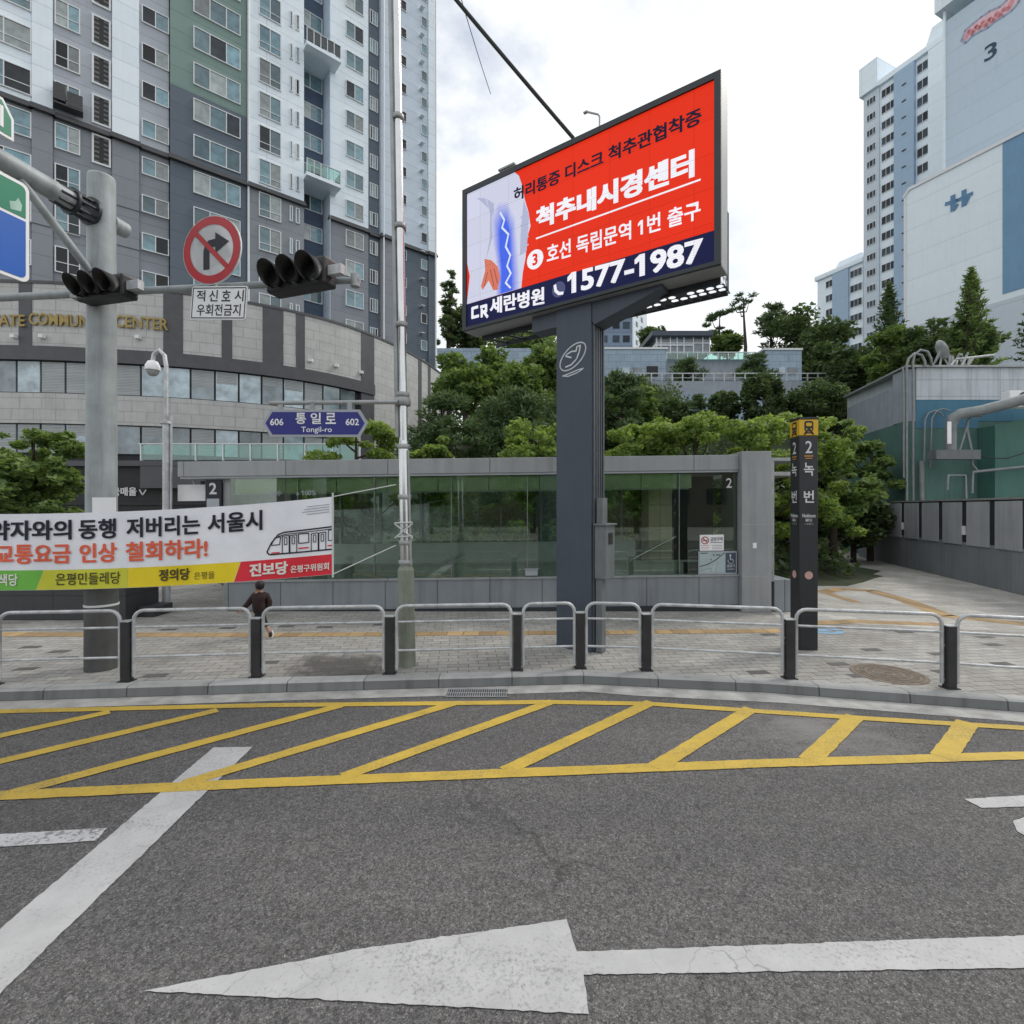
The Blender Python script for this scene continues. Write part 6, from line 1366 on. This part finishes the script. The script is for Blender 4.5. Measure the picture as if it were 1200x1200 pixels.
for u, vt, vb, wpx, Y, n, lb_ in ((892, 436, 500, 54, 30, 4500, 'tall clipped round-topped shrub above the maples'), (955, 448, 495, 72, 30, 4500, 'wide clipped dome-shaped shrub behind the station pillar'), (848, 456, 500, 40, 31, 2800, 'middle-sized clipped green shrub under the retaining wall'), (818, 462, 500, 36, 30.5, 2300, 'small clipped dark shrub under the retaining wall'), (785, 468, 500, 46, 31, 2600, 'spreading dark shrub under the left part of the retaining wall'), (990, 470, 520, 50, 31, 2800, 'dark rounded shrub at the end of the retaining wall')):
    tpx('clipped_shrub', lb_, 'shrub', 'topiary' if wpx > 37 else 'pine', u, vt, vb, wpx, Y, 'darkleaf', n, .10, TGp)
tpx('pine_tree', 'low spreading pine in front of the terrace house windows', 'tree', 'pine', 806, 422, 446, 48, 48, 'pineleaf', 1800, .2)
tpx('pine_tree', 'bushy pine before the right wing of the terrace house', 'tree', 'pine', 886, 416, 446, 50, 47.5, 'pineleaf', 2200, .2)
tpx('pine_tree', 'small open pine with bare limbs against the sky right of the pavilion', 'tree', 'sparse', 842, 362, 402, 44, 62, 'pineleaf', 900, .26)
tpx('pine_tree', 'tall thin bare-stemmed pine standing up into the white sky', 'tree', 'sparse', 872, 338, 366, 36, 60, 'pineleaf', 260, .28)
tpx('leafy_tree', 'dark tree rising behind the glass pavilion roof', 'tree', 'broad', 764, 382, 412, 36, 66, 'darkleaf', 900, .28)
tpx('leafy_tree', 'mid green tree right of the glass pavilion', 'tree', 'broad', 852, 390, 418, 44, 62, 'midleaf', 1300, .26)
tpx('pine_tree', 'dark pine with spreading top left of the hilltop wood', 'tree', 'pine', 904, 356, 400, 50, 60, 'pineleaf', 2000, .27)
tpx('leafy_tree', 'large dark tree on the hilltop below the far tower', 'tree', 'broad', 950, 352, 460, 92, 58, 'darkleaf', 5500, .26)
tpx('leafy_tree', 'dark round tree on the hillside right of the terrace house', 'tree', 'broad', 975, 395, 480, 80, 52, 'darkleaf', 4200, .25)
tpx('leafy_tree', 'dark tree behind the slanted side wall of the green shed', 'tree', 'broad', 1012, 400, 480, 76, 42, 'darkleaf', 3800, .2)
tpx('conifer', 'narrow pointed conifer in front of the slim tall tower', 'tree', 'cone', 1042, 340, 450, 58, 40, 'darkleaf', 3200, .2)
tpx('leafy_tree', 'olive green tree in front of the slim tall tower', 'tree', 'broad', 1045, 378, 460, 66, 36, 'midleaf', 3200, .17)
tpx('leafy_tree', 'broad dark tree behind the curved pipes on the shed roof', 'tree', 'broad', 1092, 372, 450, 80, 33, 'darkleaf', 4200, .16, None, 5.0)
tpx('conifer', 'green pointed conifer standing before the nearest pale gable', 'tree', 'cone', 1138, 324, 440, 62, 27.5, 'midleaf', 4200, .15, None, 4.0)
tpx('leafy_tree', 'dark tree below the pointed conifer at the nearest pale gable', 'tree', 'broad', 1140, 372, 440, 62, 28, 'darkleaf', 3000, .15, None, 5.0)
tpx('conifer', 'dark conifer cut off by the right edge', 'tree', 'cone', 1222, 318, 420, 56, 30, 'darkleaf', 2500, .17, None, 5.0)
tpx('pine_tree', 'dark tree in the gap between podium and screen', 'tree', 'pine', 527, 312, 410, 34, 66, 'darkleaf', 2200, .28)
tpx('leafy_tree', 'hillside tree behind the left end of the screen', 'tree', 'broad', 545, 352, 430, 60, 70, 'darkleaf', 2600, .3)
tpx('leafy_tree', 'wide olive tree on the slope behind the screen post', 'tree', 'broad', 620, 372, 440, 110, 68, 'midleaf', 3400, .3)
tpx('leafy_tree', 'leafy green tree above the banner at the left edge', 'tree', 'layer', 42, 508, 616, 140, 13.2, 'midleaf', 5200, .085, None, .9)
tpx('leafy_tree', 'second leafy tree half out of the picture above the banner', 'tree', 'layer', -40, 500, 616, 130, 14.0, 'midleaf', 3800, .085, None, .9)
rng = np.random.default_rng(77); C = []
while len(C) < 30000:
    x = rng.uniform(-9, 18); Y = rng.uniform(15.2, 47) 
    hz = hill(x, Y)
    if hz < .25 and x > 9: continue
    if x < -3 and Y > 20+ (x+9)*2.5: continue
    cl_ = math.sin(x*2.1+Y*.7)*math.sin(Y*1.3-x*.8)
    C.append((x, Y, hz+rng.uniform(0, 1)**1.4*(.75+.6*cl_)))
bpy_u = bpy.data.objects.new('undergrowth', None)
o = leaves('undergrowth', np.array(C), .13, .6, M['darkleaf'], None, rng, .5); o['kind'] = 'stuff'; bpy.data.objects.remove(bpy_u)
# the other side of the road, which the entrance glass mirrors
for k, (x, y, s_) in enumerate(((-17, -25, 8.2), (-7.5, -24, 7.6), (2.0, -25.5, 8.6), (11.5, -24, 7.6))):
    tree('street_tree', ('leftmost', 'second', 'third', 'rightmost')[k]+' street tree across the road, mirrored in the entrance glass', 'tree', 'broad', x, y, .14, 2.2, s_, 8.6, M['midleaf'], 900+k, 1800, .3, 'street trees across the road')
ob = thing('street_building', 'brown brick building across the road, mirrored in the entrance glass', 'building', (0, -34, .14))
b = MB(); b.box((-30, -55, .1), (30, -42, 10)); b.build('wall', panelmat('brown_brick', (.10, .085, .07), .5, .2, .02, (1, 0)), ob)
for i in range(12):
    for z in (3, 7): b = MB(); b.box((-28+i*4.8, -41.99, z), (-25.4+i*4.8, -41.94, z+2)); b.build('window', M['panedark'], ob)
